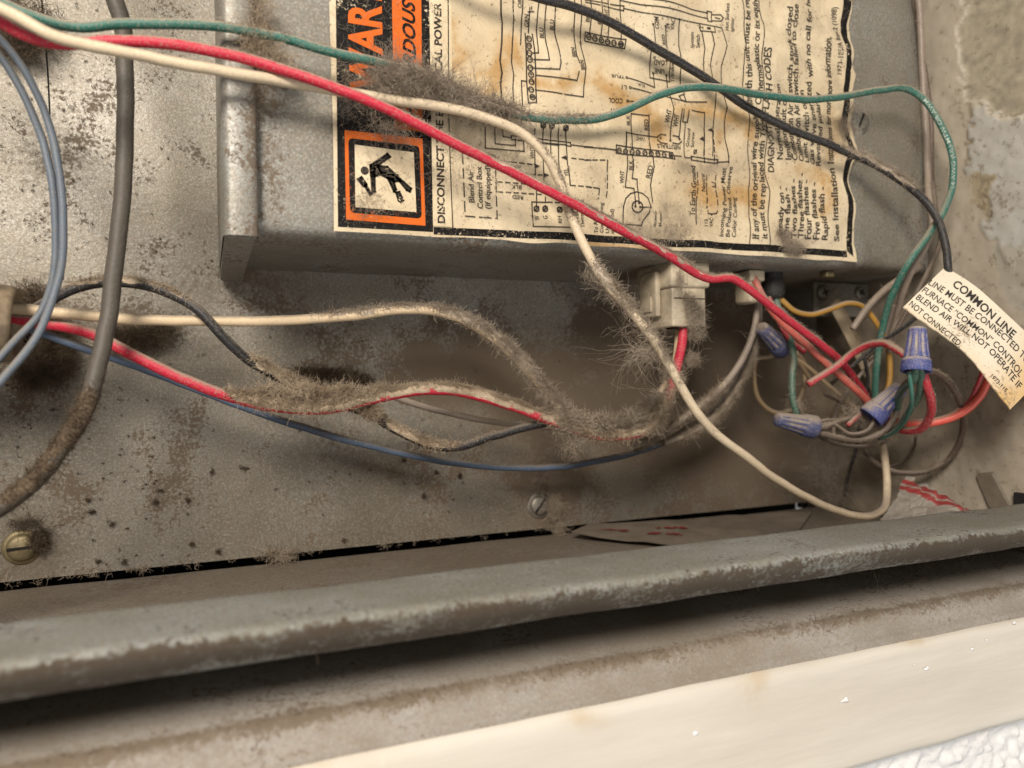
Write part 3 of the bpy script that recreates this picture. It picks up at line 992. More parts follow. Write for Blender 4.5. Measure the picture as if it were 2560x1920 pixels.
class Print:
    """flat print gathered into one sheet of faces in label coordinates"""

    def __init__(s):
        s.V, s.F, s.n = [], [], 0

    def add(s, V, Fl):
        V = np.asarray(V, float)
        s.V.append(V)
        s.F += [tuple(i + s.n for i in f) for f in Fl]
        s.n += len(V)

    def text(s, t, a, e, h, bold=0.0, shear=0.0):
        """a, e: pixel ends of the baseline; h: capital height in pixels"""
        V, Fl = glyphs(t, bold, shear)
        if not len(V):
            return
        A, E = L(*a), L(*e)
        d = E - A
        ln = np.linalg.norm(d)
        d /= ln
        n = np.array([-d[1], d[0]])
        mid = ((a[0] + e[0]) / 2, (a[1] + e[1]) / 2)
        k = np.linalg.norm(L(mid[0] + 1, mid[1]) - L(*mid)) * abs(d[1]) + np.linalg.norm(L(mid[0], mid[1] + 1) - L(*mid)) * abs(d[0])
        x0, x1 = V[:, 0].min(), V[:, 0].max()
        s.add(A + d * ((V[:, 0] - x0) / (x1 - x0) * ln)[:, None] + n * (V[:, 1] / CAPH * h * k)[:, None], Fl)

    def line(s, pts, w=0.26, dash=None):
        P = [L(u, v) for u, v in pts]
        for a, c in zip(P[:-1], P[1:]):
            d = c - a
            ln = np.linalg.norm(d)
            if ln < 1e-6:
                continue
            d /= ln
            n = np.array([-d[1], d[0]]) * w / 2
            spans = [(-w / 2, ln + w / 2)]
            if dash:
                spans, q = [], 0
                while q < ln:
                    spans.append((q, min(q + dash[0], ln)))
                    q += dash[0] + dash[1]
            for q0, q1 in spans:
                m = max(1, int((q1 - q0) / 1.5))
                ts = np.linspace(q0, q1, m + 1)
                V = np.vstack([a + d * ts[:, None] + n, a + d * ts[:, None] - n])
                s.add(V, [(i, i + 1, m + 2 + i, m + 1 + i) for i in range(m)])

    def poly(s, pts):
        P = [L(u, v) for u, v in pts]
        s.add(P, [tuple(range(len(P)))])

    def quad(s, c, nu=24, nv=24):
        """bilinear patch a,b,c,d in pixels, finely divided so that it follows the buckles"""
        A, B, C, D = [L(*q) for q in c]
        P = []
        for i in range(nu):
            for j in range(nv):
                x, y = i / (nu - 1), j / (nv - 1)
                P.append((A * (1 - x) + B * x) * (1 - y) + (D * (1 - x) + C * x) * y)
        s.add(P, [tuple(f) for f in gridfaces(nu, nv)])

    def strip(s, e1, e2, m=60):
        """band between two pixel polylines"""
        def res(e):
            P = np.array([L(*q) for q in e])
            t = np.r_[0, np.cumsum(np.linalg.norm(np.diff(P, axis=0), axis=1))]
            tt = np.linspace(0, t[-1], m)
            return np.c_[np.interp(tt, t, P[:, 0]), np.interp(tt, t, P[:, 1])]
        P, Q = res(e1), res(e2)
        nn = 5
        V = np.vstack([P + (Q - P) * k / (nn - 1) for k in range(nn)])
        s.add(V, [tuple(f) for f in gridfaces(nn, m)])

    def ring(s, c, r, w=0.22, n=22):
        c = L(*c)
        r = r * 0.0905
        a = np.linspace(0, 2 * math.pi, n, endpoint=False)
        u = np.c_[np.cos(a), np.sin(a)]
        s.add(np.vstack([c + u * (r + w / 2), c + u * (r - w / 2)]), [(k, (k + 1) % n, n + (k + 1) % n, n + k) for k in range(n)])

    def disc(s, c, rx, rz, n=20):
        c = L(*c)
        a = np.linspace(0, 2 * math.pi, n, endpoint=False)
        s.add(np.c_[c[0] + rx * 0.0905 * np.cos(a), c[1] + rz * 0.0905 * np.sin(a)], [tuple(range(n))])

    def build(s, name, off, mat, parent):
        V = np.vstack(s.V)
        o = poly_mesh(name, lift(V, off), s.F, mat, parent)
        return o


def c1(x, y): return 820 + .1929 * x, 300 + .1929 * y
def c2(x, y): return 1120 + .1929 * x, .1929 * y
def c3(x, y): return 1120 + .1929 * x, 300 + .1929 * y
def c4(x, y): return 1460 + .2049 * x, .2049 * y
def c5(x, y): return 1460 + .2049 * x, 300 + .2049 * y
def c6(x, y): return 1820 + .2049 * x, .2049 * y
def c7(x, y): return 1820 + .229 * x, 300 + .229 * y
def ca(x, y): return 800 + .3616 * x, .3616 * y


def cc(fn, pts): return [fn(*p) for p in pts]


# black warning field and the long black frame
p = Print()
p.quad([(836, -400), (1071, -400), (1083, 580), (845, 567)], 26, 60)
p.strip([(1084, 567), (1360, 580), (1600, 594), (1880, 610), (2116.5, 627)], [(1084.5, 586), (1360, 598), (1600, 613), (1880, 627), (2117, 643)], 130)
rin = [(2092, -400), (2100, 0), (2103, 60), (2104, 100), (2110, 145), (2116, 170), (2114, 200), (2108, 235), (2106, 270), (2108, 320), (2118, 350), (2118, 382), (2108, 405), (2106, 450), (2116, 490), (2120, 560), (2117, 627)]
rout = [(2110, -400), (2116, 0), (2118, 60), (2121, 100), (2121, 145), (2129, 165), (2128, 195), (2122, 240), (2120, 270), (2120, 320), (2130, 350), (2129, 385), (2120, 410), (2118, 450), (2130, 490), (2133, 560), (2130, 643)]
p.strip(rin, rout, 160)
p.build('black_band_print', 0.05, M['ink_band'], lab)
# orange: the word, the band, the frame round the pictogram
p = Print()
p.text('WAR', (956, 232), (951, 14), 76, 0.022)
p.text('NING', (951, 2), (947, -215), 76, 0.022)
p.quad([(972, -400), (1050, -400), (1056, 330), (986, 322)], 10, 30)
p.quad([c1(215, 130), c1(1225, 240), c1(1265, 1370), c1(235, 1290)], 20, 24)
o = p.build('orange_print', 0.09, M['orange'], lab)
p = Print()


def rrect(P, q, rad=0.12, m=5):
    A = [np.array(x, float) for x in q]
    out = []
    for i in range(4):
        a, c_, d = A[i - 1], A[i], A[(i + 1) % 4]
        s0, s1 = c_ + (a - c_) * rad, c_ + (d - c_) * rad
        for k in range(m):
            t = k / (m - 1)
            out.append(tuple((1 - t) ** 2 * s0 + 2 * t * (1 - t) * c_ + t * t * s1))
    P.poly(out)


rrect(p, cc(c1, [(262, 232), (1185, 335), (1215, 1280), (285, 1200)]), 0.07)
p.text('HAZARDOUS', (1042, 296), (1036, 2), 30, 0.02, 0.3)
p.text('VOLTAGE', (1036, -20), (1034, -250), 30, 0.02, 0.3)
p.build('pictogram_border_print', 0.13, M['ink_band'], lab)
p = Print()
p.quad([c1(345, 320), c1(1110, 420), c1(1145, 1195), c1(355, 1130)], 14, 14)
p.quad([c1(1310, -1600), c1(1600, -1600), c1(1625, 1388), c1(1360, 1370)], 8, 40)
o = p.build('white_field_print', 0.17, M['paper'], lab)
p = Print()
p.disc(c1(475, 657), 54 * .1929, 56 * .1929)
for q in ([(552, 588), (770, 440), (803, 478), (650, 585), (600, 640)], [(548, 590), (640, 590), (690, 700), (600, 735), (556, 720)], [(552, 620), (600, 640), (606, 930), (575, 945)],
          [(640, 590), (770, 610), (860, 695), (840, 710), (690, 680)], [(660, 700), (760, 700), (900, 720), (935, 790), (860, 800), (760, 750)],
          [(860, 720), (940, 770), (1075, 890), (1060, 930), (1020, 910), (930, 800)], [(770, 750), (840, 760), (880, 900), (855, 930), (810, 830)],
          [(880, 940), (925, 935), (972, 1040), (945, 1068), (915, 1045)], [(388, 770), (435, 742), (497, 832), (455, 858)], [(478, 862), (495, 850), (560, 960), (545, 975)]):
    p.poly(cc(c1, q))
    p.line(cc(c1, list(q) + [q[0]]), .55)
p.build('falling_person_print', 0.21, M['ink'], lab)

# lettering and wiring diagram
p = Print()
T = p.text
T('DISCONNECT THE ELECTRICAL POWER', (1112, 559), (1102, 8), 17.5, 0.024)
T('TO THIS UNIT', (1102, -10), (1100, -230), 17.5, 0.012)
p.line(cc(c1, [(1555, -1600), (1565, 0), (1580, 500), (1615, 1390)]), .28)
D = (2.6, 0.9)
p.line(cc(c3, [(185, 430), (205, 860), (220, 1245)]), .32, D)
p.line(cc(c3, [(220, 1245), (430, 1262), (640, 1278)]), .32, D)
p.line(cc(c3, [(470, 452), (605, 465)]), .3, D)
p.line(cc(c3, [(605, 465), (620, 800), (632, 1278)]), .3, D)
T('Blend Air', c3(342, 1072), c3(325, 655), 13, .008)
T('Control Box', c3(452, 1150), c3(432, 600), 13, .008)
T('(If equipped)', c3(548, 1155), c3(545, 590), 13, .008)
for pts in ([(485, 90), (482, 365), (980, 412), (975, 270)], [(605, 90), (612, 308), (868, 335), (870, 240)], [(705, 110), (715, 215), (820, 230)],
            [(820, 205), (1590, 290), (1595, 340), (1550, 330)], [(820, 205), (822, 255), (1540, 320)], [(1225, 80), (1228, 300), (1440, 325)],
            [(1118, 120), (1118, 580), (1130, 780)], [(1330, 90), (1335, 420)], [(1430, 110), (1438, 640)], [(1525, 110), (1545, 480), (1565, 850)],
            [(1600, 320), (1866, 355)], [(1150, 920), (1150, 1120)], [(1090, 1058), (1290, 1065)], [(1090, 1058), (1098, 1382), (1640, 1405)], [(1228, 500), (1240, 820)]):
    p.line(cc(c3, pts), .30)
for pts in ([(625, 530), (810, 550), (1150, 590)], [(950, 705), (1240, 718)], [(630, 800), (1000, 830)], [(640, 932), (1240, 962)], [(1565, 855), (1866, 890)],
            [(1600, 490), (1866, 525)], [(1290, 1060), (1470, 1072)], [(1265, 990), (1265, 1120)]):
    p.line(cc(c3, pts), .30, (1.5, .6))
for q in ([(1115, 575), (1185, 600), (1130, 630)], [(1235, 690), (1310, 715), (1245, 745)], [(1465, 485), (1530, 455), (1545, 515)]):
    p.poly(cc(c3, q))
for x, y in ((1150, 1148), (1262, 1148), (1448, 1160), (1222, 75), (1335, 80), (1525, 105)):
    p.ring(c3(x, y), 7, .42)
    p.line(cc(c3, [(x - 25, y + 25), (x + 25, y - 25)]), .4)
T('W', c3(1185, 1300), c3(1180, 1240), 12, .004)
T('G', c3(1285, 1285), c3(1283, 1240), 10, .004)
T('RH', c3(1460, 1345), c3(1458, 1250), 9, .004)
T('YEL', c3(1552, 740), c3(1540, 630), 9, .004)
T('WHT', c3(1112, 510), c3(1108, 350), 10, .004)
T('WHT', c3(940, 590), c3(800, 570), 11, .004)
T('BLK', c3(950, 850), c3(815, 838), 10, .004)
T('RED', c3(975, 980), c3(830, 968), 10, .004)
T('Wall', c3(1690, 1330), c3(1685, 1190), 9, .004)
T('Thermostat', c3(1762, 1400), c3(1750, 1035), 10, .004)
# upper middle
for pts in ([(680, -1200), (685, 180), (698, 300), (690, 560), (672, 780), (700, 940), (680, 1080), (690, 1270)],):
    p.line(cc(c2, pts), .42)
for pts in ([(840, -1200), (838, 60), (852, 240), (828, 560), (822, 800), (855, 960), (840, 1150), (845, 1330)], [(955, -600), (965, 120), (940, 520), (935, 580)],
            [(955, 1380), (955, 1040), (1025, 1050)], [(1060, 160), (1045, 420)], [(1175, 30), (1150, 380), (1165, 690), (1095, 690)], [(1272, 60), (1255, 320), (1265, 560), (1298, 790), (1110, 772)],
            [(1390, 80), (1385, 420), (1440, 830), (1430, 912), (1115, 880)], [(1625, -600), (1625, 350), (1642, 720), (1680, 830)], [(1680, 940), (1665, 1048), (1140, 970)],
            [(1705, -600), (1712, 600), (1768, 880), (1758, 1252), (1130, 1168)]):
    p.line(cc(c2, pts), .30)
p.line(cc(c2, [(1000, 430), (1005, 600), (1020, 900), (1030, 1340), (1132, 1338), (1140, 950), (1115, 640), (1095, 440)]), .34)
for ch_, (x, y) in zip('987654321', ((1050, 500), (1045, 595), (1050, 690), (1060, 770), (1068, 875), (1080, 962), (1085, 1055), (1075, 1160), (1085, 1265))):
    p.ring(c2(x, y), 7.5, .30)
    T(ch_, c2(x + 24, y + 14), c2(x + 22, y - 14), 8.5, .004)
T('ORN', c2(950, 105), c2(945, -60), 9, .004)
T('GRN', c2(1052, 350), c2(1050, 185), 10.5, .006)
T('BLU', c2(1248, 490), c2(1240, 360), 10, .006)
T('BLU', c2(1380, 390), c2(1375, 255), 10, .006)
T('BRN', c2(1640, 760), c2(1625, 630), 9.5, .006)
T('BRN', c2(1760, 915), c2(1735, 795), 9, .006)
p.line(cc(c2, [(1040, 150), (1115, 145)]), .28)
p.line(cc(c2, [(1060, 95), (1060, 150)]), .3)
p.line(cc(c2, [(1085, 90), (1085, 125)]), .3)
# upper right
for pts in ([(65, -600), (65, 420)], [(210, -600), (207, 450)], [(292, -600), (292, 470)], [(438, -600), (445, 490)], [(0, 15), (490, 70), (485, 130)], [(0, 45), (485, 125)],
            [(490, 100), (1150, 245), (1665, 350), (1710, 580), (1670, 800), (1680, 1050)], [(440, 0), (1510, 225)], [(800, 0), (1510, 155)],
            [(10, 395), (500, 490), (492, 595), (10, 500), (10, 395)], [(1505, 130), (1560, 145), (1550, 268), (1505, 258), (1505, 130)],
            [(1560, 175), (1660, 185), (1690, 225), (1665, 262), (1560, 255)], [(1600, 215), (1650, 232)], [(838, 300), (838, 640)], [(995, 320), (998, 600)], [(790, 640), (805, 945), (1048, 992), (1040, 750)],
            [(790, 640), (925, 668)], [(1155, 240), (1160, 560), (1180, 680), (1165, 900), (1175, 1060)], [(1400, 305), (1405, 385), (1575, 412), (1575, 345)], [(1420, 390), (1462, 600), (1435, 880)],
            [(1530, 405), (1560, 560), (1530, 800), (1548, 960)], [(850, 900), (862, 1065), (500, 970)], [(1005, 920), (1020, 1060), (1060, 1200)], [(540, 1095), (830, 1150)], [(1000, 1175), (1240, 1245), (1490, 1250)],
            [(520, 1245), (585, 1252)], [(1160, 1170), (1185, 1220), (1240, 1240), (1215, 1150), (1160, 1170)], [(1590, 1130), (1600, 1300), (1575, 1600), (1565, 1900)], [(1695, 1150), (1742, 1320), (1715, 1480), (1725, 1760), (1735, 2000)],
            [(1310, 1350), (1475, 1372), (1468, 1640), (1465, 1900)], [(1060, 1200), (1080, 1330), (1050, 1500), (1050, 1700)], [(1180, 1340), (1150, 1500), (1150, 1680)], [(1205, 1340), (1175, 1500), (1230, 1510), (1270, 1350)],
            [(1205, 1510), (1212, 1700), (1230, 1920), (1320, 1925)], [(575, 1385), (795, 1410), (798, 1860)], [(575, 1385), (580, 1820)], [(505, 1800), (508, 1622), (900, 1672)]):
    p.line(cc(c4, pts), .30)
for x, y in ((832, 305), (992, 322), (842, 715), (1000, 745), (848, 890), (1008, 918), (528, 1092), (512, 1243), (490, 968)):
    p.ring(c4(x, y), 3, .2, 14)
for ch_, (x, y) in zip('654321', ((60, 450), (135, 468), (215, 488), (292, 508), (368, 522), (448, 540))):
    p.ring(c4(x, y), 7.5, .30)
    T(ch_, c4(x + 22, y + 14), c4(x + 18, y - 14), 8.5, .004)
T('BLU', c4(48, 285), c4(45, 160), 9, .006)
T('BLU', c4(195, 310), c4(192, 180), 9, .006)
T('WHT', c4(285, 270), c4(280, 125), 9, .006)
T('WHT', c4(435, 320), c4(430, 225), 9, .006)
T('COM', c4(905, 365), c4(900, 215), 10, .004)
T('24', c4(1045, 355), c4(1040, 290), 9, .004)
T('VAC', c4(1105, 365), c4(1100, 240), 9.5, .004)
T('RED', c4(985, 560), c4(980, 430), 9, .006)
T('LOAD', c4(1000, 745), c4(840, 740), 10, .004)
T('LINE', c4(980, 850), c4(860, 835), 11, .004)
T('Transformer', c4(1105, 1000), c4(1075, 660), 8, .002)
T('System', c4(1345, 585), c4(1335, 395), 8, .002)
T('Switch', c4(1410, 585), c4(1400, 430), 8, .002)
T('Hot Surface', c4(1755, 380), c4(1745, 60), 8, .002)
T('Ignitor', c4(1820, 390), c4(1810, 230), 8, .002)
T('2', c4(1440, 365), c4(1436, 330), 9, .004)
T('1', c4(1525, 375), c4(1522, 345), 8, .004)
T('YPUR', c4(465, 945), c4(310, 915), 8, .004)
T('BLK', c4(720, 1050), c4(625, 1030), 7, .002)
T('L1', c4(485, 1068), c4(430, 1058), 10, .006)
T('COOL', c4(455, 1215), c4(295, 1195), 11, .006)
T('HEAT', c4(480, 1330), c4(310, 1318), 9, .006)
T('BLK', c4(565, 1530), c4(560, 1405), 9, .006)
T('RED', c4(790, 1590), c4(785, 1455), 9.5, .006)
T('WHT', c4(1030, 1510), c4(1050, 1355), 10, .010)
T('WHT', c4(1120, 1565), c4(1135, 1415), 10, .008)
# lower right of the diagram
for pts in ([(505, 160), (500, 350)], [(0, 330), (375, 370)], [(380, 315), (1065, 405), (1085, 488), (385, 405), (380, 315)], [(530, 440), (535, 560), (505, 820), (605, 835), (610, 1060)],
            [(590, 440), (610, 560), (590, 710), (650, 720), (650, 1020)], [(820, 460), (835, 580), (805, 800), (815, 1010)], [(480, 1270), (475, 1060), (500, 960), (560, 900), (630, 880), (700, 900), (760, 960), (790, 1060), (770, 1140), (705, 1230), (690, 1290), (480, 1270)],
            [(665, 1072), (795, 1075)], [(1310, 440), (1620, 490), (1620, 530), (1312, 485), (1310, 440)], [(1620, 520), (1735, 522), (1725, 300)], [(1465, 100), (1465, 250)], [(1085, 445), (1180, 445)],
            [(1370, 1000), (1370, 1270)], [(900, 200), (940, 172), (1000, 182)], [(1080, 195), (1140, 205), (1165, 240)], [(905, 240), (935, 275), (1010, 290)], [(1080, 280), (1150, 295), (1185, 265)],
            [(1505, 1110), (1512, 1140), (1545, 1148), (1550, 1160), (1555, 1148), (1600, 1145), (1610, 1120)]):
    p.line(cc(c5, pts), .32)
for pts in ([(1465, 250), (1475, 540)], [(1580, 130), (1585, 540)], [(1385, 630), (1370, 1000)], [(1500, 670), (1475, 850), (1490, 1080)], [(1610, 670), (1585, 880), (1610, 1080)],
            [(290, 490), (285, 560), (262, 960)], [(0, 490), (290, 490)], [(0, 830), (165, 845), (165, 970)]):
    p.line(cc(c5, pts), .32, (1.7, .55))
p.ring(c5(632, 1065), 16.5, .38, 30)
for x, y in ((937, 215), (1050, 250), (1155, 235), (608, 1062), (650, 1022), (662, 1072)):
    p.ring(c5(x, y), 2.6, .2, 14)
p.ring(c5(1360, 385), 5.5, .25)
p.line(cc(c5, [(1340, 410), (1380, 360)]), .25)
for q in ([(1510, 120), (1560, 95), (1575, 145)], [(1400, 235), (1450, 200), (1465, 260)]):
    p.poly(cc(c5, q))
for ch_, (x, y) in zip('987654321', ((422, 378), (500, 388), (580, 392), (650, 402), (730, 408), (800, 415), (878, 425), (952, 435), (1035, 445))):
    p.ring(c5(x, y), 7, .30)
    T(ch_, c5(x + 22, y + 14), c5(x + 18, y - 14), 8.5, .004)
T('WHT', c5(750, 208), c5(632, 195), 10, .006)
T('NEUTRALS', c5(1172, 310), c5(885, 290), 10.5, .006)
T('Ground', c5(1282, 325), c5(1275, 120), 8, .002)
T('Screw', c5(1345, 330), c5(1330, 155), 8, .002)
T('WHT', c5(490, 775), c5(495, 620), 10, .006)
T('BLK', c5(600, 610), c5(600, 490), 9.5, .006)
T('RED', c5(805, 715), c5(825, 570), 9.5, .006)
T('Blower', c5(870, 1305), c5(865, 1110), 7, .002)
T('Motor', c5(940, 1300), c5(935, 1145), 8, .002)
T('To Air', c5(175, 1380), c5(165, 1190), 10, .005)
T('Conditioning', c5(240, 1375), c5(235, 1010), 9, .004)
T('Unit (if', c5(310, 1378), c5(300, 1150), 9, .004)
T('equipped)', c5(370, 1385), c5(365, 1085), 9, .004)
T('To Earth Ground', c5(1355, 1170), c5(1362, 560), 12, .006)
T('Neutral', c5(1460, 880), c5(1475, 660), 8, .003)
T('L1', c5(1585, 830), c5(1590, 765), 8, .003)
T('115', c5(1515, 1295), c5(1515, 1210), 8.5, .004)
T('VAC', c5(1575, 1300), c5(1575, 1195), 8.5, .004)
T('Incoming Power Must', c5(1705, 1420), c5(1718, 590), 10, .004)
T('Be Polarized. Observe', c5(1782, 1425), c5(1785, 585), 10, .004)
T('Color Coding', c5(1858, 1430), c5(1858, 945), 10, .004)
# notices at the right-hand end: each long line is set in two halves round its bend
p.line([(1850, -300), (1852, 0), (1856, 60), (1866, 110), (1856, 170), (1858, 240), (1868, 290), (1866, 330), (1872, 460), (1874, 612)], .30)
p.line([(1896, -300), (1898, 20), (1908, 60), (1906, 120), (1902, 200), (1908, 280), (1914, 320), (1912, 430), (1920, 480), (1920, 616)], .30)


def two(t, k, a, m, e, h, bold):
    T(t[:k], a, m, h, bold)
    T(t[k:], (m[0], m[1] - 4), e, h, bold)


two('If any of the original wire supplied with this', 33, (1893, 598), (1891, 300), (1872, 216), 14, .010)
T('with this unit must be replaced', (1878, 246), (1868, -60), 13.5, .010)
two('it must be replaced with Type', 14, (1913, 598), (1910, 460), (1908, 296), 13.5, .010)
T('C thermoplastic or its equivalent', (1902, 262), (1893, -50), 13.5, .010)
T('DIAGNOSTIC', (1936, 430), (1928, 290), 14, .008)
T('FLASH CODES', (1922, 285), (1925, 122), 15, .012)
for i, (s, a, e) in enumerate([('Normal operation', (1953, 400), (1946, 212)), ('Ignition fault on', (1971, 402), (1962, 240)), ('Combustion Air', (1986, 404), (1978, 262)), ('Combustion Air', (2003, 406), (1992, 262)),
                               ('Limit switch open', (2019, 408), (2010, 225)), ('Gas valve energized', (2037, 412), (2026, 206)), ('Reversed polarity', (2053, 415), (2046, 232))]):
    T(s, a, e, 12, .009)
T('switch stuck closed', (1982, 232), (1975, 22), 12.5, .010)
T('switch failed to close', (1997, 240), (1988, 16), 12.5, .010)
T('with no call for heat', (2028, 196), (2024, -30), 13, .012)
for s, a, e in [('Steady on -', (1958, 592), (1952, 466)), ('One flash -', (1975, 594), (1968, 470)), ('Two flashes -', (1992, 596), (1988, 448)), ('Three flashes -', (2009, 596), (2005, 434)),
                ('Four flashes -', (2026, 598), (2020, 450)), ('Five flashes -', (2043, 600), (2040, 456)), ('Rapid flash -', (2062, 602), (2060, 468))]:
    T(s, a, e, 13, .012)
two('See Installation Instructions for more', 18, (2096, 604), (2084, 405), (2074, 246), 14, .012)
T('more information.', (2074, 250), (2074, 94), 14, .014)
T('1973-185/A Rev.2 (1098)', (2105, 185), (2089, 20), 10.5, .002)
p.build('black_lettering_print', 0.22, M['ink'], lab)

# ================================================================= COMMON LINE TAG
TG = {'A': (2362, 668, -71), 'B': (2632, 915, -92), 'C': (2528, 1022, -96), 'D': (2258, 768, -73)}
tgP = {k: PY(*v) for k, v in TG.items()}


def tagpt(s, t, off=0.0):
    s, t = np.asarray(s, float), np.asarray(t, float)
    P = ((1 - s) * (1 - t))[..., None] * tgP['A'] + (s * (1 - t))[..., None] * tgP['B'] + (s * t)[..., None] * tgP['C'] + ((1 - s) * t)[..., None] * tgP['D']
    nrm = np.cross(tgP['B'] - tgP['A'], tgP['D'] - tgP['A'])
    nrm /= np.linalg.norm(nrm)
    if nrm[1] > 0:
        nrm = -nrm
    bow = 2.6 * np.sin(math.pi * np.clip(s, 0, 1)) + 0.35 * np.sin(s * 9 + t * 3)
    return P + nrm * (bow + off)[..., None] if np.ndim(bow) else P + nrm * (bow + off)


def tag_st(u, v):
    x = np.array([0.4, 0.5])
    for _ in range(25):
        f0 = np.array(proj(tagpt(x[0], x[1]))) - (u, v)
        J = np.stack([(np.array(proj(tagpt(x[0] + 1e-3, x[1]))) - (u, v) - f0) / 1e-3, (np.array(proj(tagpt(x[0], x[1] + 1e-3))) - (u, v) - f0) / 1e-3], 1)
        x = x - np.linalg.solve(J, f0)
    return x


tg = empty('wire_tag')
tag(tg, 'yellowed paper tag reading COMMON LINE, hung on the black wire', 'tag')
ns, nt = 60, 26
S, Tt = np.meshgrid(np.linspace(0, 1, ns), np.linspace(0, 1, nt), indexing='ij')
jag = (vnoise(S * 30, Tt * 0, 3) - .5) * 0.012 * (Tt > .99)
V0 = tagpt(S, Tt + jag).reshape(-1, 3)
V1 = tagpt(S, Tt + jag, -0.25).reshape(-1, 3)
sst = np.clip(0.75 * ss(S, 0.62, 1.0) * (0.4 + fbm(S * 9, Tt * 6, 5)) + 0.35 * ss(Tt, .8, 1) * fbm(S * 8, Tt * 8, 9), 0, 1).ravel()
sdt = np.clip(np.exp(-((S - .42) / .12) ** 2 - ((Tt - .7) / .3) ** 2) + ss(S, .5, 1) * ss(Tt, .5, 1), 0, 1).ravel()
mesh_np('paper', np.vstack([V0, V1]), np.vstack([gridfaces(ns, nt), gridfaces(ns, nt)[:, ::-1] + len(V0)]), M['tag'], tg, True,
        {'stain': np.r_[sst, sst], 'dirt': np.r_[sdt, sdt]})
tv_, tf_, tn_ = [], [], 0
for s_, a, e, h, bo in [('COMMON LINE', (2379, 714), (2530, 846), 19, .012), ('LINE MUST BE CONNECTED TO', (2319, 711), (2566, 913), 15, .002), ('FURNACE “COMMON” CONTROL', (2303, 729), (2548, 944), 15, .002),
                        ('BLEND AIR WILL NOT OPERATE IF', (2288, 747), (2546, 974), 15, .002), ('NOT CONNECTED.', (2271, 763), (2398, 869), 15, .002), ('1973-115', (2475, 942), (2513, 981), 9.5, .002)]:
    V, Fl = glyphs(s_, bo)
    a_, e_ = tag_st(*a), tag_st(*e)
    d = np.array(e, float) - a
    d /= np.linalg.norm(d)
    n_px = np.array([d[1], -d[0]])
    up_ = tag_st(a[0] + n_px[0] * h, a[1] + n_px[1] * h) - a_
    x0, x1 = V[:, 0].min(), V[:, 0].max()
    q = a_ + (e_ - a_) * ((V[:, 0] - x0) / (x1 - x0))[:, None] + up_ * (V[:, 1] / CAPH)[:, None]
    tv_.append(tagpt(q[:, 0], q[:, 1], 0.10))
    tf_ += [tuple(i + tn_ for i in f) for f in Fl]
    tn_ += len(V)
poly_mesh('lettering_print', np.vstack(tv_), tf_, M['ink_tag'], tg)

# ================================================================= WIRES
WP = {}


def wire(key, name, label, pts, dia, mat, group=None, cat='wire', wob=0.03):
    path = catmull([PY(*q) for q in pts])
    sa = np.arange(len(path)) * 0.8
    kk = len(WP) * 3.7
    path = path + 0.55 * np.stack([vnoise(sa * 0.085, sa * 0 + kk + c_, 200 + c_) - 0.5 for c_ in range(3)], 1) + 0.16 * np.stack([vnoise(sa * 0.26, sa * 0 + kk + c_, 300 + c_) - 0.5 for c_ in range(3)], 1)
    Vt, Ft = tube(path, dia / 2, 14, wob, len(WP) * 7 + 3)
    o = mesh_np(name, Vt, Ft, M[mat])
    tag(o, label, cat, group)
    WP[key] = (o, path, dia / 2)
    return o


def fuzz(key, spans, mat='lint'):
    """spans: (t0, t1, fibres per mm, length, crust, up, curl, grav)"""
    o, path, r = WP[key]
    parts = [lint_on_path(path, r, s[0], s[1], s[2], s[3], s[4], s[5], s[6], s[7], s[8] if len(s) > 8 else 0.0, k * 13 + 5) for k, s in enumerate(spans)]
    V, Fc = merge(parts)
    c = mesh_np('lint', V, Fc, M[mat], o)
    c['kind'] = 'stuff'
    return c


G1 = 'long wires looping through the furnace'
wire('green', 'green_wire', 'long dusty green wire arching over the label and looping back beside the side wall',
     [(-420, -200, -52), (-150, -70, -54), (60, 35, -56), (180, 68, -56), (290, 60, -57.5), (420, 58, -58.5), (560, 66, -59), (700, 92, -59.5), (830, 130, -60), (960, 158, -60), (1080, 205, -59), (1200, 262, -57), (1300, 292, -56), (1400, 301, -56), (1490, 296, -57), (1560, 276, -58.5), (1640, 240, -60.5),
      (1720, 218, -62), (1800, 219, -62.5), (1900, 236, -61.5), (2020, 248, -60.5), (2110, 242, -60), (2200, 226, -60), (2268, 222, -61), (2310, 245, -63), (2350, 305, -66), (2380, 380, -68), (2384, 450, -68), (2362, 520, -67),
      (2320, 590, -65), (2270, 660, -62), (2230, 740, -57), (2204, 830, -52), (2190, 900, -49), (2184, 1000, -46)], 2.05, 'green', None)
wire('red', 'red_wire', 'long bright red wire running diagonally down across the wiring label',
     [(-420, -180, -58), (-180, -60, -59), (-40, 25, -60), (40, 78, -60), (110, 106, -60), (180, 112, -60), (260, 104, -60), (360, 104, -60.5), (480, 119, -61), (600, 143, -61.5), (720, 178, -62.5), (860, 228, -64.5), (1000, 288, -65.5), (1150, 364, -65.5), (1300, 440, -65.5), (1420, 503, -65), (1560, 578, -63.5), (1660, 632, -61),
      (1730, 677, -59.5), (1770, 694, -59), (1830, 695, -58.5), (1870, 722, -58), (1930, 770, -56.5), (2000, 822, -54.5), (2080, 882, -51), (2130, 938, -47), (2170, 1000, -43)], 2.3, 'red', None)
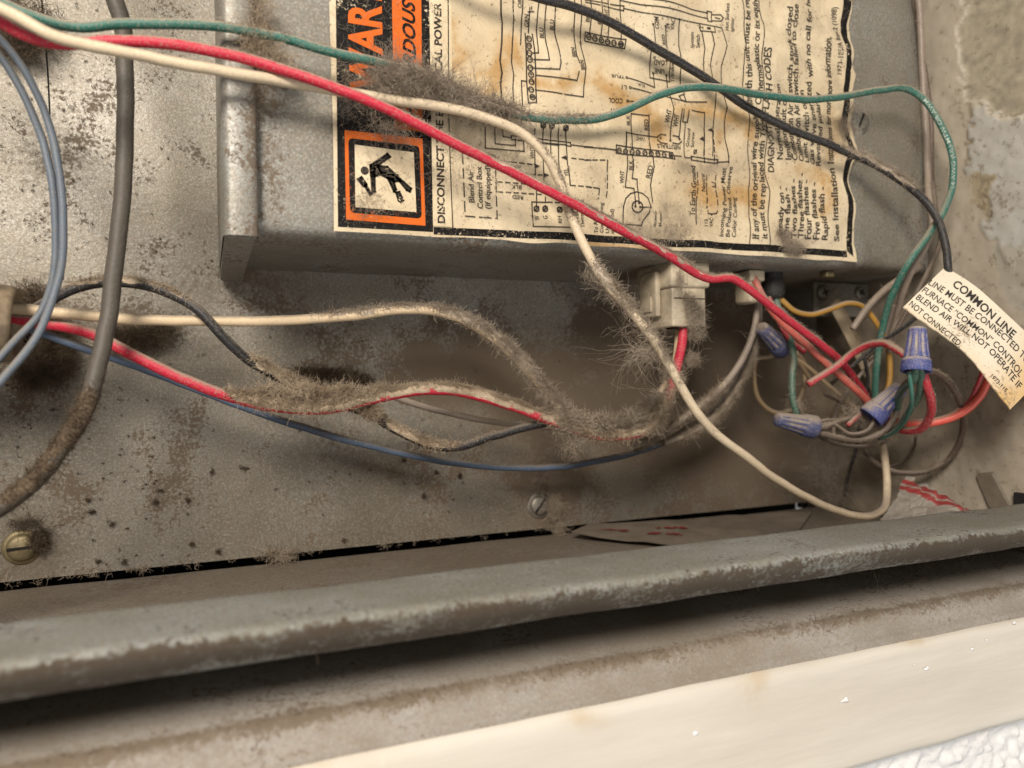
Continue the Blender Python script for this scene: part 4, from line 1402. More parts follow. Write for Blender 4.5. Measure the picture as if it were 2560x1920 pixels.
wire('cream', 'cream_wire', 'long cream wire passing under the red one and sagging down to the shelf corner',
     [(-420, -220, -60), (-180, -90, -62), (-40, 0, -64), (40, 38, -64), (120, 82, -64), (200, 108, -63.5), (320, 133, -63), (450, 160, -62.5), (600, 187, -61.5), (740, 210, -60), (850, 228, -59.5), (960, 245, -60), (1060, 262, -60.5), (1180, 285, -61), (1290, 325, -61.5), (1360, 385, -61.5), (1398, 450, -61), (1420, 520, -61.5),
      (1455, 605, -63), (1510, 700, -64), (1580, 780, -64.5), (1640, 860, -64.5), (1700, 960, -64), (1750, 1040, -63.5), (1810, 1100, -62.5), (1890, 1160, -61), (1980, 1220, -59), (2070, 1268, -56.5), (2140, 1290, -54), (2186, 1288, -51), (2212, 1262, -48), (2218, 1200, -45.5), (2210, 1130, -44), (2196, 1060, -42)], 2.3, 'cream_dusty', None, wob=0.05)
wire('black', 'black_wire', 'long black wire slanting across the label down to the paper tag',
     [(700, -420, -62), (1000, -180, -61), (1240, -40, -60), (1340, -5, -59), (1440, 20, -58.5), (1540, 62, -58), (1640, 122, -57), (1740, 182, -56.5), (1860, 262, -57), (1980, 325, -57.5), (2100, 375, -58.5), (2190, 412, -60), (2262, 458, -63), (2318, 508, -66), (2350, 560, -69), (2366, 620, -71), (2370, 672, -72), (2376, 720, -71)], 2.2, 'black', None)
wire('cable', 'grey_cable', 'thick grey cable hanging down past the warning end of the box',
     [(150, -500, -40), (225, -180, -42), (285, 0, -42), (304, 60, -41.5), (313, 180, -41), (316, 300, -41), (312, 420, -41), (300, 560, -41), (285, 680, -41.5), (270, 790, -42.5), (248, 900, -44), (214, 1010, -46), (160, 1110, -48), (90, 1200, -50), (0, 1265, -52), (-80, 1310, -53), (-300, 1400, -54), (-600, 1480, -55)], 3.55, 'grey_cable', None, 'cable')
G2 = 'pale blue wires'
wire('blu1', 'pale_blue_wire', 'outer of two pale blue wires, swinging down to the lower corner',
     [(-400, -220, -42), (-160, -60, -43), (-40, 60, -44), (20, 120, -44), (80, 210, -43.5), (125, 320, -43), (150, 450, -43), (160, 560, -43), (156, 660, -43), (135, 740, -43.5), (100, 830, -44.5), (50, 900, -46), (-10, 965, -48), (-60, 1010, -49), (-400, 1220, -52)], 1.55, 'sky_blue', G2)
wire('blu2', 'pale_blue_wire', 'inner of two pale blue wires, bending off behind the other towards the edge',
     [(-400, -190, -39), (-160, -20, -40), (-40, 95, -41), (20, 170, -41), (70, 260, -41), (108, 360, -40.5), (130, 460, -40.5), (140, 560, -40.5), (138, 660, -40.5), (118, 740, -40.5), (86, 800, -41), (40, 850, -42), (-10, 905, -43), (-60, 950, -44), (-400, 1150, -47)], 1.55, 'sky_blue', G2)
wire('mblack', 'black_wire', 'dusty black wire arching from the bushing and dipping under the lower red wire',
     [(60, 790, -26), (120, 752, -27), (180, 722, -28), (250, 705, -28.5), (330, 706, -29), (420, 730, -31), (495, 775, -33.5), (560, 845, -33.5), (630, 905, -32), (720, 955, -29), (830, 1000, -27), (930, 1040, -27), (1010, 1085, -28), (1080, 1115, -29), (1150, 1118, -30), (1240, 1090, -31.5), (1330, 1063, -33), (1420, 1055, -34), (1520, 1060, -35), (1620, 1030, -36), (1680, 930, -37), (1712, 820, -38)], 2.3, 'black', None)
wire('mcream', 'cream_wire', 'cream wire leaving the bushing level, then furring over as it dips to the connector',
     [(20, 772, -30), (60, 775, -30), (160, 786, -30), (300, 797, -30), (450, 802, -30), (600, 802, -30), (760, 797, -30.5), (900, 785, -31), (1010, 775, -31.5), (1110, 784, -32), (1200, 822, -32.5), (1280, 885, -33), (1350, 962, -33.5), (1410, 1030, -35), (1490, 1066, -36), (1580, 1052, -37), (1650, 985, -38), (1690, 900, -38.5), (1702, 812, -39)], 2.5, 'cream', None)
wire('mred', 'red_wire', 'lower red wire leaving the bushing, caked with lint, rising to the white connector',
     [(20, 795, -27), (70, 803, -27), (160, 815, -28), (230, 835, -30), (300, 872, -32), (400, 922, -33), (500, 965, -33.5), (600, 998, -33.5), (710, 1021, -33.5), (820, 1022, -33.5), (920, 1000, -33.5), (1000, 982, -33.5), (1090, 974, -33.5), (1180, 986, -34), (1280, 1018, -35), (1370, 1050, -36.5), (1450, 1078, -37.5), (1530, 1090, -38), (1610, 1072, -39), (1662, 1010, -40), (1692, 920, -41), (1704, 860, -42), (1709, 808, -42)], 2.65, 'red', None)
wire('mblue', 'blue_wire', 'slack blue wire sagging below all the others above the shelf',
     [(60, 818, -24), (130, 842, -24), (260, 888, -24), (400, 940, -23), (520, 985, -22), (700, 1050, -21), (880, 1105, -20), (1060, 1145, -19), (1240, 1166, -18), (1400, 1166, -18), (1560, 1140, -19), (1690, 1090, -20.5), (1780, 1030, -22), (1850, 940, -24), (1885, 840, -27), (1893, 760, -30), (1890, 700, -32)], 1.95, 'blue', None)
wire('mgrey', 'dark_grey_wire', 'thin dark grey wire seen behind the loop of the lower red wire',
     [(960, 985, -20), (1040, 1010, -20), (1130, 1035, -20.5), (1220, 1054, -22), (1320, 1062, -25), (1420, 1072, -28), (1520, 1076, -31), (1620, 1040, -34), (1672, 960, -36), (1698, 880, -37), (1715, 815, -37)], 1.7, 'taupe', None)
wire('beige1', 'taupe_wire', 'taupe wire curving from the beige clip down behind the cream wire',
     [(1892, 720, -36), (1893, 770, -35), (1880, 840, -34), (1850, 905, -33), (1810, 960, -32), (1750, 1015, -30), (1690, 1060, -27), (1640, 1090, -25), (1580, 1110, -23)], 2.05, 'taupe', None)
wire('beige2', 'taupe_wire', 'furry taupe wire hanging just outside its smoother twin from the beige clip',
     [(1898, 730, -34), (1900, 800, -32), (1886, 870, -30), (1868, 920, -28), (1830, 985, -26), (1790, 1040, -25), (1730, 1080, -24), (1660, 1110, -22)], 1.7, 'taupe', None)
wire('brownup', 'brown_cable', 'brown cable running straight down the end of the box beside the side wall',
     [(2288, -60, -52.5), (2296, 0, -52.5), (2303, 100, -52.3), (2309, 220, -52.2), (2315, 340, -52.5), (2318, 440, -54), (2326, 500, -57), (2332, 560, -59), (2312, 620, -60), (2284, 670, -58), (2258, 730, -55), (2240, 800, -50), (2225, 880, -46)], 2.0, 'taupe', None, 'cable')
wire('brownup2', 'brown_cable', 'darker brown cable tucked behind the first at the top of the side wall',
     [(2283, -60, -50.6), (2286, 0, -50.6), (2292, 45, -50.4), (2326, 300, -50.4), (2330, 440, -52), (2338, 520, -55), (2350, 600, -58), (2300, 720, -57), (2220, 850, -50), (2170, 900, -46)], 1.5, 'brown', None, 'cable')
# bundle in the corner
wire('stub', 'taupe_wire', 'short taupe wire slanting from the box end into the dark corner bundle', [(2300, 668, -50), (2262, 690, -49), (2215, 722, -47), (2170, 768, -45), (2132, 822, -43)], 2.1, 'taupe', None)
wire('thinblack', 'black_wire', 'thin black wire passing behind the paper tag into the bundle', [(2352, 735, -66), (2310, 775, -62), (2255, 818, -57), (2190, 865, -50), (2140, 910, -45), (2080, 960, -40)], 1.3, 'black', None)
wire('rloop', 'red_wire', 'short red wire arching into the upright blue wire nut', [(2022, 962, -50), (2050, 943, -51), (2085, 918, -53), (2125, 885, -55.5), (2165, 864, -60), (2205, 858, -66), (2240, 872, -72), (2272, 898, -77), (2288, 932, -79)], 2.1, 'red_dusty', None)
wire('salmon', 'salmon_wire', 'salmon pink wire slanting down to the leaning wire nut', [(1882, 690, -40), (1905, 738, -42), (1945, 795, -44), (1990, 838, -46), (2050, 893, -48), (2110, 948, -49.5), (2160, 995, -50), (2200, 1040, -49)], 2.25, 'salmon', None)
wire('rback', 'red_wire', 'small red wire dropping behind the dusty wire nut below the box', [(1920, 742, -38), (1935, 772, -38), (1950, 810, -38), (1975, 850, -39), (2010, 880, -40)], 1.7, 'red_dusty', None)
wire('ggrey', 'green_wire', 'grey green wire hanging straight below the black bushing', [(1938, 742, -37), (1950, 780, -38), (1972, 835, -39), (1984, 890, -40), (1980, 945, -41), (1982, 1000, -42), (1996, 1050, -42)], 2.0, 'green_grey', None)
wire('yellow', 'yellow_wire', 'mustard yellow wire waving out of the black bushing below the box', [(1930, 735, -36), (1952, 752, -37), (1985, 778, -38), (2025, 787, -39), (2075, 774, -40), (2120, 759, -41), (2155, 765, -42), (2180, 790, -43), (2205, 830, -44), (2224, 890, -45), (2224, 950, -45), (2206, 1010, -44)], 1.75, 'yellow', None)
wire('tan', 'tan_wire', 'dim tan wire hanging in a loop behind the corner bundle', [(1958, 872, -26), (1925, 890, -24), (1888, 900, -22), (1885, 950, -21), (1900, 1000, -20), (1940, 1032, -20), (1985, 1018, -20), (2008, 965, -21), (2012, 910, -22), (1990, 880, -24)], 1.5, 'tan', None)
wire('tan2', 'tan_wire', 'dim tan wire crossing the dark corner behind the salmon one', [(1950, 872, -24), (2010, 910, -25), (2080, 970, -28), (2140, 1020, -32), (2190, 1050, -35)], 1.3, 'tan', None)
wire('gstub', 'green_wire', 'thick green stub bent beside the upright wire nut', [(2288, 918, -80), (2284, 946, -78), (2268, 958, -72), (2250, 985, -64), (2240, 1030, -57)], 2.2, 'green_grey', None)
wire('gfat', 'green_wire', 'dusty green wire dropping out of the upright wire nut', [(2300, 915, -80), (2303, 955, -78), (2292, 995, -73), (2268, 1035, -66), (2245, 1070, -59), (2215, 1090, -52)], 2.0, 'green_grey', None)
wire('gthin', 'green_wire', 'thin bright green wire bowing below the upright wire nut', [(2276, 930, -79), (2281, 985, -78), (2276, 1020, -74), (2258, 1055, -67), (2232, 1082, -60), (2200, 1100, -53)], 1.1, 'green', None)
wire('r2', 'red_wire', 'red wire dropping from the upright wire nut and hooking back to the bundle', [(2306, 918, -79), (2316, 955, -79), (2327, 1000, -77), (2325, 1040, -73), (2306, 1070, -68), (2272, 1078, -62), (2235, 1068, -55), (2200, 1050, -50)], 2.25, 'red_dusty', None)
wire('coral', 'coral_wire', 'bright coral wire coming out below the tag and joining the bundle', [(2490, 900, -76), (2470, 945, -74), (2446, 992, -72), (2405, 1030, -69), (2350, 1052, -65), (2285, 1060, -60), (2220, 1048, -53)], 2.2, 'coral', None)
wire('coral2', 'red_wire', 'thin dark red wire beside the coral one under the tag', [(2462, 900, -74), (2448, 950, -72.5), (2425, 1000, -70), (2380, 1035, -66), (2320, 1050, -61), (2240, 1050, -53)], 1.3, 'red_dusty', None)
wire('brloop', 'brown_wire', 'brown wire making one wide loop against the side wall', [(2298, 922, -78), (2335, 932, -76), (2375, 960, -72), (2402, 1010, -68), (2408, 1060, -64), (2396, 1110, -60), (2366, 1152, -56), (2320, 1178, -52), (2270, 1184, -48), (2220, 1176, -44), (2180, 1150, -41), (2160, 1110, -38)], 1.7, 'brown', None)
wire('brnut', 'brown_wire', 'brown wire bending from the leaning wire nut round to the flat one', [(2262, 962, -59), (2250, 1000, -58.5), (2236, 1045, -57.5), (2200, 1085, -55), (2150, 1102, -52), (2090, 1096, -49), (2050, 1085, -47), (2018, 1075, -46)], 1.9, 'brown', None)
wire('brnut2', 'brown_wire', 'upper of two brown wires twisted into the flat wire nut', [(2020, 1062, -46), (2060, 1052, -47), (2110, 1048, -48), (2150, 1028, -49), (2185, 1000, -50)], 1.6, 'brown', None)
wire('brnut3', 'brown_wire', 'lower of two brown wires twisted into the flat wire nut', [(2020, 1068, -47), (2055, 1068, -48.5), (2100, 1052, -49.5), (2140, 1045, -49), (2190, 1050, -47), (2230, 1060, -45)], 1.6, 'brown', None)
wire('rnut', 'red_wire', 'short dull red wire beside the brown pair of the flat wire nut', [(2118, 1062, -50.5), (2140, 1042, -51), (2165, 1022, -51), (2190, 1000, -50)], 1.4, 'red_dusty', None)
wire('wnut', 'tan_wire', 'tan wire leaving the dusty wire nut downward', [(1950, 865, -33), (1970, 885, -31), (2000, 910, -29), (2030, 960, -28)], 1.4, 'tan', None)
wire('thinloop', 'brown_wire', 'hair thin brown wire curling low in the corner', [(2165, 1120, -36), (2180, 1150, -37), (2215, 1165, -39), (2255, 1155, -42), (2285, 1120, -45), (2290, 1090, -47)], 0.9, 'brown', None)

wire('x1', 'brown_wire', 'thin brown wire crossing behind the leaning wire nut', [(2060, 985, -38), (2110, 1010, -40), (2165, 1050, -43), (2220, 1075, -46), (2270, 1070, -49)], 1.1, 'brown', None)
wire('x2', 'brown_wire', 'dark brown wire sagging under the flat wire nut', [(1990, 1000, -34), (2030, 1075, -38), (2090, 1110, -42), (2160, 1118, -45), (2215, 1100, -47), (2240, 1040, -48)], 1.3, 'brown', None)
wire('x3', 'black_wire', 'thin black wire dropping straight through the bundle to the shelf', [(2160, 880, -40), (2168, 960, -38), (2150, 1040, -36), (2140, 1120, -34), (2120, 1190, -30), (2110, 1240, -26)], 1.2, 'black', None)
wire('x4', 'taupe_wire', 'taupe wire slipping behind the yellow one towards the strap', [(2235, 760, -46), (2215, 830, -42), (2180, 900, -38), (2130, 960, -34), (2090, 1030, -30), (2085, 1100, -28)], 1.3, 'taupe', None)
wire('x5', 'brown_wire', 'short brown wire hooked between the two middle wire nuts', [(2195, 1030, -56), (2170, 1075, -55), (2125, 1085, -52), (2080, 1060, -49), (2040, 1066, -46.5)], 1.2, 'brown', None)

# flat strap behind the bundle
sp0, sp1 = PY(2085, 755, -30), PY(2325, 1262, -22)
d = (sp1 - sp0) / np.linalg.norm(sp1 - sp0)
sd = np.cross(d, [0, -1, 0.0])
sd /= np.linalg.norm(sd)
nn = np.cross(sd, d)
q = np.linspace(0, 1, 30)
cen = sp0 + (sp1 - sp0) * q[:, None] + nn * (np.sin(q * 5) * 0.8)[:, None]
V = np.stack([cen + sd * 2.6 + nn * .35, cen - sd * 2.6 + nn * .35, cen - sd * 2.6 - nn * .35, cen + sd * 2.6 - nn * .35], 1).reshape(-1, 3)
o = mesh_np('flat_strap', V, gridfaces(30, 4, True), M['strap'], None, False)
tag(o, 'flat tan strap slanting down behind the corner wire bundle', 'strap')


# ---------------------------------------------------------------- wire nuts
def wire_nut(tip, base, r, mat, label):
    e = empty('wire_nut')
    tag(e, label, 'wire nut', 'blue wire nuts in the corner bundle')
    tip, base = PY(*tip), PY(*base)

    def rib(s, a):
        w = ss(np.array(s), 0.06, 0.16) * (1 - ss(np.array(s), 0.62, 0.70))
        return 1 + 0.085 * w * max(-1.0, min(0.35, 1.6 * math.cos(a * 10) - 0.2))
    lathe('cap', tip, base, [(0, 0.05), (0.005, r * .46), (0.03, r * .58), (0.08, r * .62), (0.2, r * .66), (0.35, r * .71), (0.5, r * .77), (0.62, r * .83), (0.70, r * .88)], M[mat], e, 96, rib)
    lathe('skirt', tip, base, [(0.70, r * .86), (0.72, r * .97), (0.78, r * 1.0), (0.9, r * 1.03), (0.985, r * 1.05), (1.0, r * 1.0), (0.99, r * .84), (0.85, r * .78), (0.80, r * .1)], M[mat], e, 48)
    return e


wire_nut((2294, 818, -79), (2290, 930, -80), 3.6, 'nut', 'blue wire nut standing upright beside the paper tag')
wire_nut((2254, 966, -59.5), (2176, 1044, -55), 3.8, 'nut', 'blue wire nut leaning across the middle of the bundle')
wire_nut((1940, 1047, -44), (2036, 1068, -46), 3.5, 'nut_dusty', 'greyish blue wire nut lying flat at the outer edge of the bundle')
wire_nut((1902, 818, -37), (1958, 872, -34), 3.5, 'nut_dusty', 'dust capped dark blue wire nut hanging below the box')

# ---------------------------------------------------------------- connector below the box
cn = empty('plug_connector')
tag(cn, 'cream plastic plug connector hanging below the control box', 'connector')
x0 = 120.7
box('body', x0, x0 + 11.4, -45, -29, 15.4, 27.0, M['nylon'], cn, 0.5)
box('collar', x0 - 0.9, x0 + 12.4, -46, -28, 26.4, 34.0, M['nylon'], cn, 0.8)
box('latch', x0 - 2.4, x0 - 0.6, -40.5, -31.5, 18.6, 31.5, M['nylon'], cn, 0.5)
for k_ in range(3):
    box('pin_socket', x0 + 1.6 + 3.1 * k_, x0 + 3.6 + 3.1 * k_, -43.4, -39.4, 14.9, 15.5, M['dark'], cn, 0.1)
box('seam', x0 + 0.6, x0 + 11.0, -45.12, -44.9, 23.2, 23.5, M['dark'], cn)
box('latch_tongue', x0 - 3.0, x0 - 2.3, -38.6, -33.4, 20.0, 24.5, M['nylon'], cn, 0.2)
box('rib', x0 + 3.2, x0 + 4.3, -46.6, -44.9, 27.2, 33.2, M['nylon'], cn, 0.3)
cl = empty('wire_clip')
tag(cl, 'small beige plastic clip below the box next to the black bushing', 'clip')
c = PY(1878, 705, -38)
box('body', c[0] - 2.6, c[0] + 2.0, -40.5, -33, 23.4, 33.3, M['nylon'], cl, 1.0)
box('collar', c[0] - 3.2, c[0] + 2.6, -41.3, -32.4, 29.8, 33.2, M['nylon'], cl, 0.6)

# bushing at the left edge that the lower wires come out of
bs = empty('cable_bushing')
tag(bs, 'tan plastic bushing at the picture edge with lower wires coming out', 'bushing')
c = PY(38, 812, -34)
lathe('sleeve', c + [-26, -1, 1.4], c + [0.4, 0, 0], [(0, 8.4), (.9, 8.3), (.97, 8.1), (1.0, 7.6), (1.0, 6.6), (.9, 6.4), (.3, 6.2), (.29, .1)], M['bushing'], bs, 40)
lathe('collar', c + [-26, -1, 1.4], c + [-22.5, -1, 1.3], [(0, 8.2), (0, 10), (.9, 10), (1, 8.2)], M['bushing'], bs, 40)

# ---------------------------------------------------------------- packet and bag on the shelf
pk = empty('paper_packet')
tag(pk, 'brown paper packet with red printing lying flat on the shelf', 'packet')
Zs = -48.2
cor = [PZ(1425, 1346, Zs), PZ(1490, 1322, Zs), PZ(1990, 1282, Zs), PZ(2020, 1350, Zs), PZ(1620, 1392, Zs)]
A, B = cor[0], cor[2]
ng = 40
quad4 = [PZ(1427, 1344, Zs), PZ(1475, 1321, Zs), PZ(2030, 1280, Zs), PZ(1950, 1400, Zs)]
quad4[3] = np.array([quad4[3][0], max(quad4[3][1], -78.0), Zs])
Vp = []
for i in range(ng):
    for j in range(16):
        x, y = i / (ng - 1), j / 15
        q = quad4[0] * (1 - x) * (1 - y) + quad4[1] * (1 - x) * y + quad4[2] * x * y + quad4[3] * x * (1 - y)
        q = q + [0, 0, 0.25 + 1.3 * float(fbm(np.array(x * 5.0), np.array(y * 3.0), 44, 3)) * (0.3 + math.sin(math.pi * x)) * 0.6 + (1.4 * (1 - x) ** 6)]
        Vp.append(q)
mesh_np('sheet', np.array(Vp), gridfaces(ng, 16), M['packet'], pk)
Vp = np.array(Vp).reshape(ng, 16, 3)


def on_packet(x, y):
    fi, fj = np.clip(x, 0, 1) * (ng - 1), np.clip(y, 0, 1) * 15
    i, j = np.minimum(fi.astype(int), ng - 2), np.minimum(fj.astype(int), 14)
    a, c_ = (fi - i)[:, None], (fj - j)[:, None]
    return (Vp[i, j] * (1 - a) * (1 - c_) + Vp[i + 1, j] * a * (1 - c_) + Vp[i, j + 1] * (1 - a) * c_ + Vp[i + 1, j + 1] * a * c_) + [0, 0, 0.35]


pv_, pf_, pn_ = [], [], 0
for k_ in range(90):
    # worn, unreadable strokes of red print
    row = k_ % 3
    xa = rng.uniform((.34, .10, .34)[row], (.50, .22, .48)[row])
    ya = (.30, .40, .52)[row] + rng.uniform(-.03, .03)
    ln, wd, an = rng.uniform(.006, .02), rng.uniform(.02, .05), rng.uniform(-.5, .5)
    qx = np.array([xa, xa + ln, xa + ln + .006, xa + .006])
    qy = np.array([ya, ya + ln * an, ya + ln * an + wd, ya + wd])
    pv_.append(on_packet(qx, qy))
    pf_.append(tuple(range(pn_, pn_ + 4)))
    pn_ += 4
poly_mesh('red_print', np.vstack(pv_), pf_, M['red_ink'], pk)

ng = 46
q4 = [PY(2195, 1318, -60), PY(2262, 1192, -50), PY(2445, 1272, -70), PY(2330, 1325, -74)]
Vb, red = [], []
for i in range(ng):
    for j in range(ng):
        x, y = i / (ng - 1), j / (ng - 1)
        q = q4[0] * (1 - x) * (1 - y) + q4[1] * (1 - x) * y + q4[2] * x * y + q4[3] * x * (1 - y)
        n_ = float(fbm(np.array(x * 6.0), np.array(y * 6.0), 51, 4)) - 0.5
        n2_ = float(vnoise(np.array(x * 11 + y * 7), np.array(y * 2.0), 9)) - .5
        q = q + np.array([0.4, -1.6, 1.0]) * (n_ * 3.0 + n2_ * 1.2)
        q[2] = max(q[2], -48.1)
        Vb.append(q)
        w = y + 0.12 * n_
        red.append(1.0 if 0.74 < w < 0.95 and not 0.83 < w < 0.86 else 0.0)
o = mesh_np('plastic_bag', np.array(Vb), gridfaces(ng, ng), M['bag'], None, True, {'redband': np.array(red)})
tag(o, 'crumpled clear plastic bag with red stripes in the far corner of the shelf', 'bag')
c = PX(2475, 1220, 217)
poly = [(217.2, c[1] + dy, c[2] + dz) for dy, dz in ((4, 4), (-1, 5), (-6, -4), (0, -5))] + [(216.6, c[1] + dy, c[2] + dz) for dy, dz in ((4, 3), (-1, 4), (-6, -5), (0, -6))]
o = poly_mesh('label_scrap', poly, [(0, 1, 2, 3), (7, 6, 5, 4), (0, 4, 5, 1), (1, 5, 6, 2), (2, 6, 7, 3), (3, 7, 4, 0)], M['packet'])
tag(o, 'small torn scrap stuck low on the side panel above the rail', 'scrap')
c = PX(2552, 1250, 216.6)
box('slot', 216.2, 217.5, c[1] - 2.2, c[1] + 1.8, c[2] - 2, c[2] + 2, M['dark'], cab)

# ================================================================= LINT on the wires
def at(key, u, v):
    """parameter 0..1 of the point of a wire nearest to a place in the photograph"""
    path = WP[key][1]
    pu_, pv_ = proj(path)
    return float(np.argmin((pu_ - u) ** 2 + (pv_ - v) ** 2)) / (len(path) - 1)


def coat(key, spans, mat='lint'):
    """spans: (from pixel, to pixel, fibres per mm, length, crust, up, thickness, curl)"""
    fuzz(key, [(at(key, *a), at(key, *c_)) + tuple(r) for a, c_, *r in spans], mat)


coat('green', [((960, 158), (1320, 296), 75, 4.5, 1.3, .45, .05, .9), ((540, 64), (760, 108), 10, 1.5, 0, .7, .045, .8), ((1310, 294), (1500, 294), 90, 1.1, .1, .5, .045, .9), ((2230, 224), (2300, 240), 16, 1.0, 0, .7, .04, .8)], 'lint_grey')
coat('red', [((480, 119), (860, 228), 8, 1.2, 0, .8, .04, .8), ((1000, 288), (1420, 503), 34, 0.7, .08, .95, .045, .8), ((1400, 490), (1780, 694), 70, 0.9, .16, .93, .045, .9), ((1770, 694), (2080, 882), 22, 0.7, 0, .88, .04, .8)], 'lint')
coat('cream', [((1060, 262), (1290, 325), 8, 3.0, 0, .4, .03, .7), ((1290, 325), (1440, 570), 40, .9, .12, .8, .04, .8), ((1480, 650), (1590, 790), 120, 1.6, .7, .6, .055, 1.0), ((1560, 760), (1700, 960), 60, 1.7, .2, .5, .045, .9), ((1700, 960), (1800, 1090), 6, 2.0, 0, .4, .03, .6)], 'lint')
coat('black', [((2090, 372), (2290, 480), 70, 1.6, .35, .7, .045, .9), ((1440, 20), (2090, 372), 10, .6, 0, .8, .035, .8)], 'lint')
coat('cable', [((235, 940), (-20, 1275), 75, 1.5, .35, .55, .05, 1.0)], 'lint_dark')
coat('mblack', [((150, 735), (470, 755), 55, 1.1, .12, .8, .045, .9), ((620, 898), (960, 1055), 230, 1.6, 1.1, .75, .06, 1.1), ((960, 1055), (1150, 1118), 170, 1.2, .5, .7, .055, 1.1), ((1160, 1115), (1260, 1085), 22, .8, 0, .7, .04, .8)], 'lint_tan')
coat('mcream', [((780, 796), (1110, 784), 75, 1.3, .10, .75, .04, .9), ((1080, 778), (1380, 1000), 240, 1.5, .9, .70, .055, 1.1), ((1330, 940), (1650, 985), 240, 1.7, 1.0, .55, .06, 1.1)], 'lint')
coat('mred', [((560, 988), (960, 990), 270, 1.6, 1.0, .76, .06, 1.1), ((900, 1005), (1340, 1040), 260, 1.0, .7, .88, .055, 1.1), ((1340, 1040), (1680, 970), 190, 1.6, .8, .6, .055, 1.1)], 'lint_tan')
coat('mblue', [((690, 1047), (900, 1110), 16, 1.0, 0, .7, .04, .8), ((1500, 1150), (1880, 850), 60, 1.1, .12, .6, .045, .9), ((950, 1122), (1450, 1160), 8, .8, 0, .8, .035, .8)], 'lint')
fuzz('beige1', [(0.45, 0.98, 110, 1.2, .3, .5, .045, 1.0)], 'lint')
fuzz('beige2', [(0.2, 0.98, 150, 1.4, .4, .45, .045, 1.0)], 'lint')
fuzz('brloop', [(0.05, 0.9, 22, .7, 0, .7, .04, .8)], 'lint')
fuzz('rloop', [(0.1, 0.9, 14, .5, 0, .9, .035, .8)], 'lint')
for k in ('brnut', 'r2', 'stub', 'brownup', 'mgrey', 'gfat', 'salmon', 'ggrey', 'brnut2', 'brnut3'):
    fuzz(k, [(0.05, 0.95, 14, .7, 0, .6, .04, .8)], 'lint')

# maker's lettering printed along the green wire beside the side wall
go, gp_, gr_ = WP['green']
i0, i1 = int(at('green', 2385, 470) * (len(gp_) - 1)), int(at('green', 2312, 248) * (len(gp_) - 1))
sub = gp_[i1:i0 + 1][::-1]
acc = np.r_[0, np.cumsum(np.linalg.norm(np.diff(sub, axis=0), axis=1))]
Vg, Fg = glyphs('14 AWG (UL) MTW OR AWM', .002)
tq = (Vg[:, 0] - Vg[:, 0].min()) / np.ptp(Vg[:, 0]) * acc[-1]
base_ = np.stack([np.interp(tq, acc, sub[:, k]) for k in range(3)], 1)
tan_ = np.stack([np.interp(tq, acc, np.gradient(sub, axis=0)[:, k]) for k in range(3)], 1)
tan_ /= np.linalg.norm(tan_, axis=1)[:, None]
vw = CAM - base_
vw -= tan_ * (vw * tan_).sum(1)[:, None]
vw /= np.linalg.norm(vw, axis=1)[:, None]
sd_ = np.cross(vw, tan_)
yy = (Vg[:, 1] / CAPH - .5) * gr_ * 0.95
poly_mesh('lettering_print', base_ + sd_ * yy[:, None] + vw * (np.sqrt(np.maximum(gr_ ** 2 - yy ** 2, 0)) + .09)[:, None], Fg, M['pale_ink'], go)


# ================================================================= LOOSE LINT
def loose(label, parts, mat='lint', name='lint_clump'):
    V, Fc = merge(parts)
    o = mesh_np(name, V, Fc, M[mat])
    tag(o, label, 'lint', None, 'stuff')
    return o


def scatter(poly_uv, Y, n, length, thick=.04, spread=0.0, flat=.75, curl=.6):
    """fibres strewn over a plane of constant Y inside a pixel box"""
    u0, v0, u1, v1 = poly_uv
    R = np.array([PY(rng.uniform(u0, u1), rng.uniform(v0, v1), Y - abs(rng.normal()) * spread) for _ in range(n)])
    d = rand_dirs(n) * [1, 1 - flat, 1]
    return strands(R, d, length * rng.lognormal(-.1, .5, n), thick, curl, 6)


def clusters(uvs, Y, n, rad, length, thick=.045, dy=.8):
    out = []
    for (u, v) in uvs:
        c = PY(u, v, Y)
        k = max(3, int(n * rng.uniform(.5, 1.5)))
        out.append(lint_blob(c, (rad * rng.uniform(.5, 1.4), dy, rad * rng.uniform(.4, 1.1)), k, length, thick, .9))
    return out


loose('fluffy grey lint ball caught where the green, cream and red wires cross',
      [lint_blob(PY(985, 205, -60), (6.0, 4, 3.4), 1300, 4.5, .042, .9), lint_blob(PY(1065, 225, -58), (6.0, 4, 3.4), 1300, 4.5, .042, .9), lint_blob(PY(1150, 258, -57), (5.5, 3.5, 2.6), 900, 4.0, .04, .9),
       lint_blob(PY(1230, 285, -56), (5, 3, 1.8), 700, 3.4, .04, .9), lint_blob(PY(930, 190, -58), (7, 3, 3), 280, 5.5, .035, .7), lint_blob(PY(900, 250, -56), (6, 3, 4), 160, 6, .03, .6), lint_blob(PY(980, 320, -55), (6, 2.5, 4), 260, 5, .032, .7)], 'lint_grey')
loose('brown lint tuft between the green and red wires on the channel', [lint_blob(PY(640, 105, -58), (4, 2.5, 3), 520, 4, .042, .9), lint_blob(PY(690, 150, -58.5), (4, 2.5, 2), 420, 3.5, .042, .9),
      lint_blob(PY(650, 30, -55), (3, 2, 5), 260, 3.5, .04, .9), lint_blob(PY(645, 240, -53), (1.0, 1.5, 5), 120, 2.5, .035, .8)], 'lint_tan')
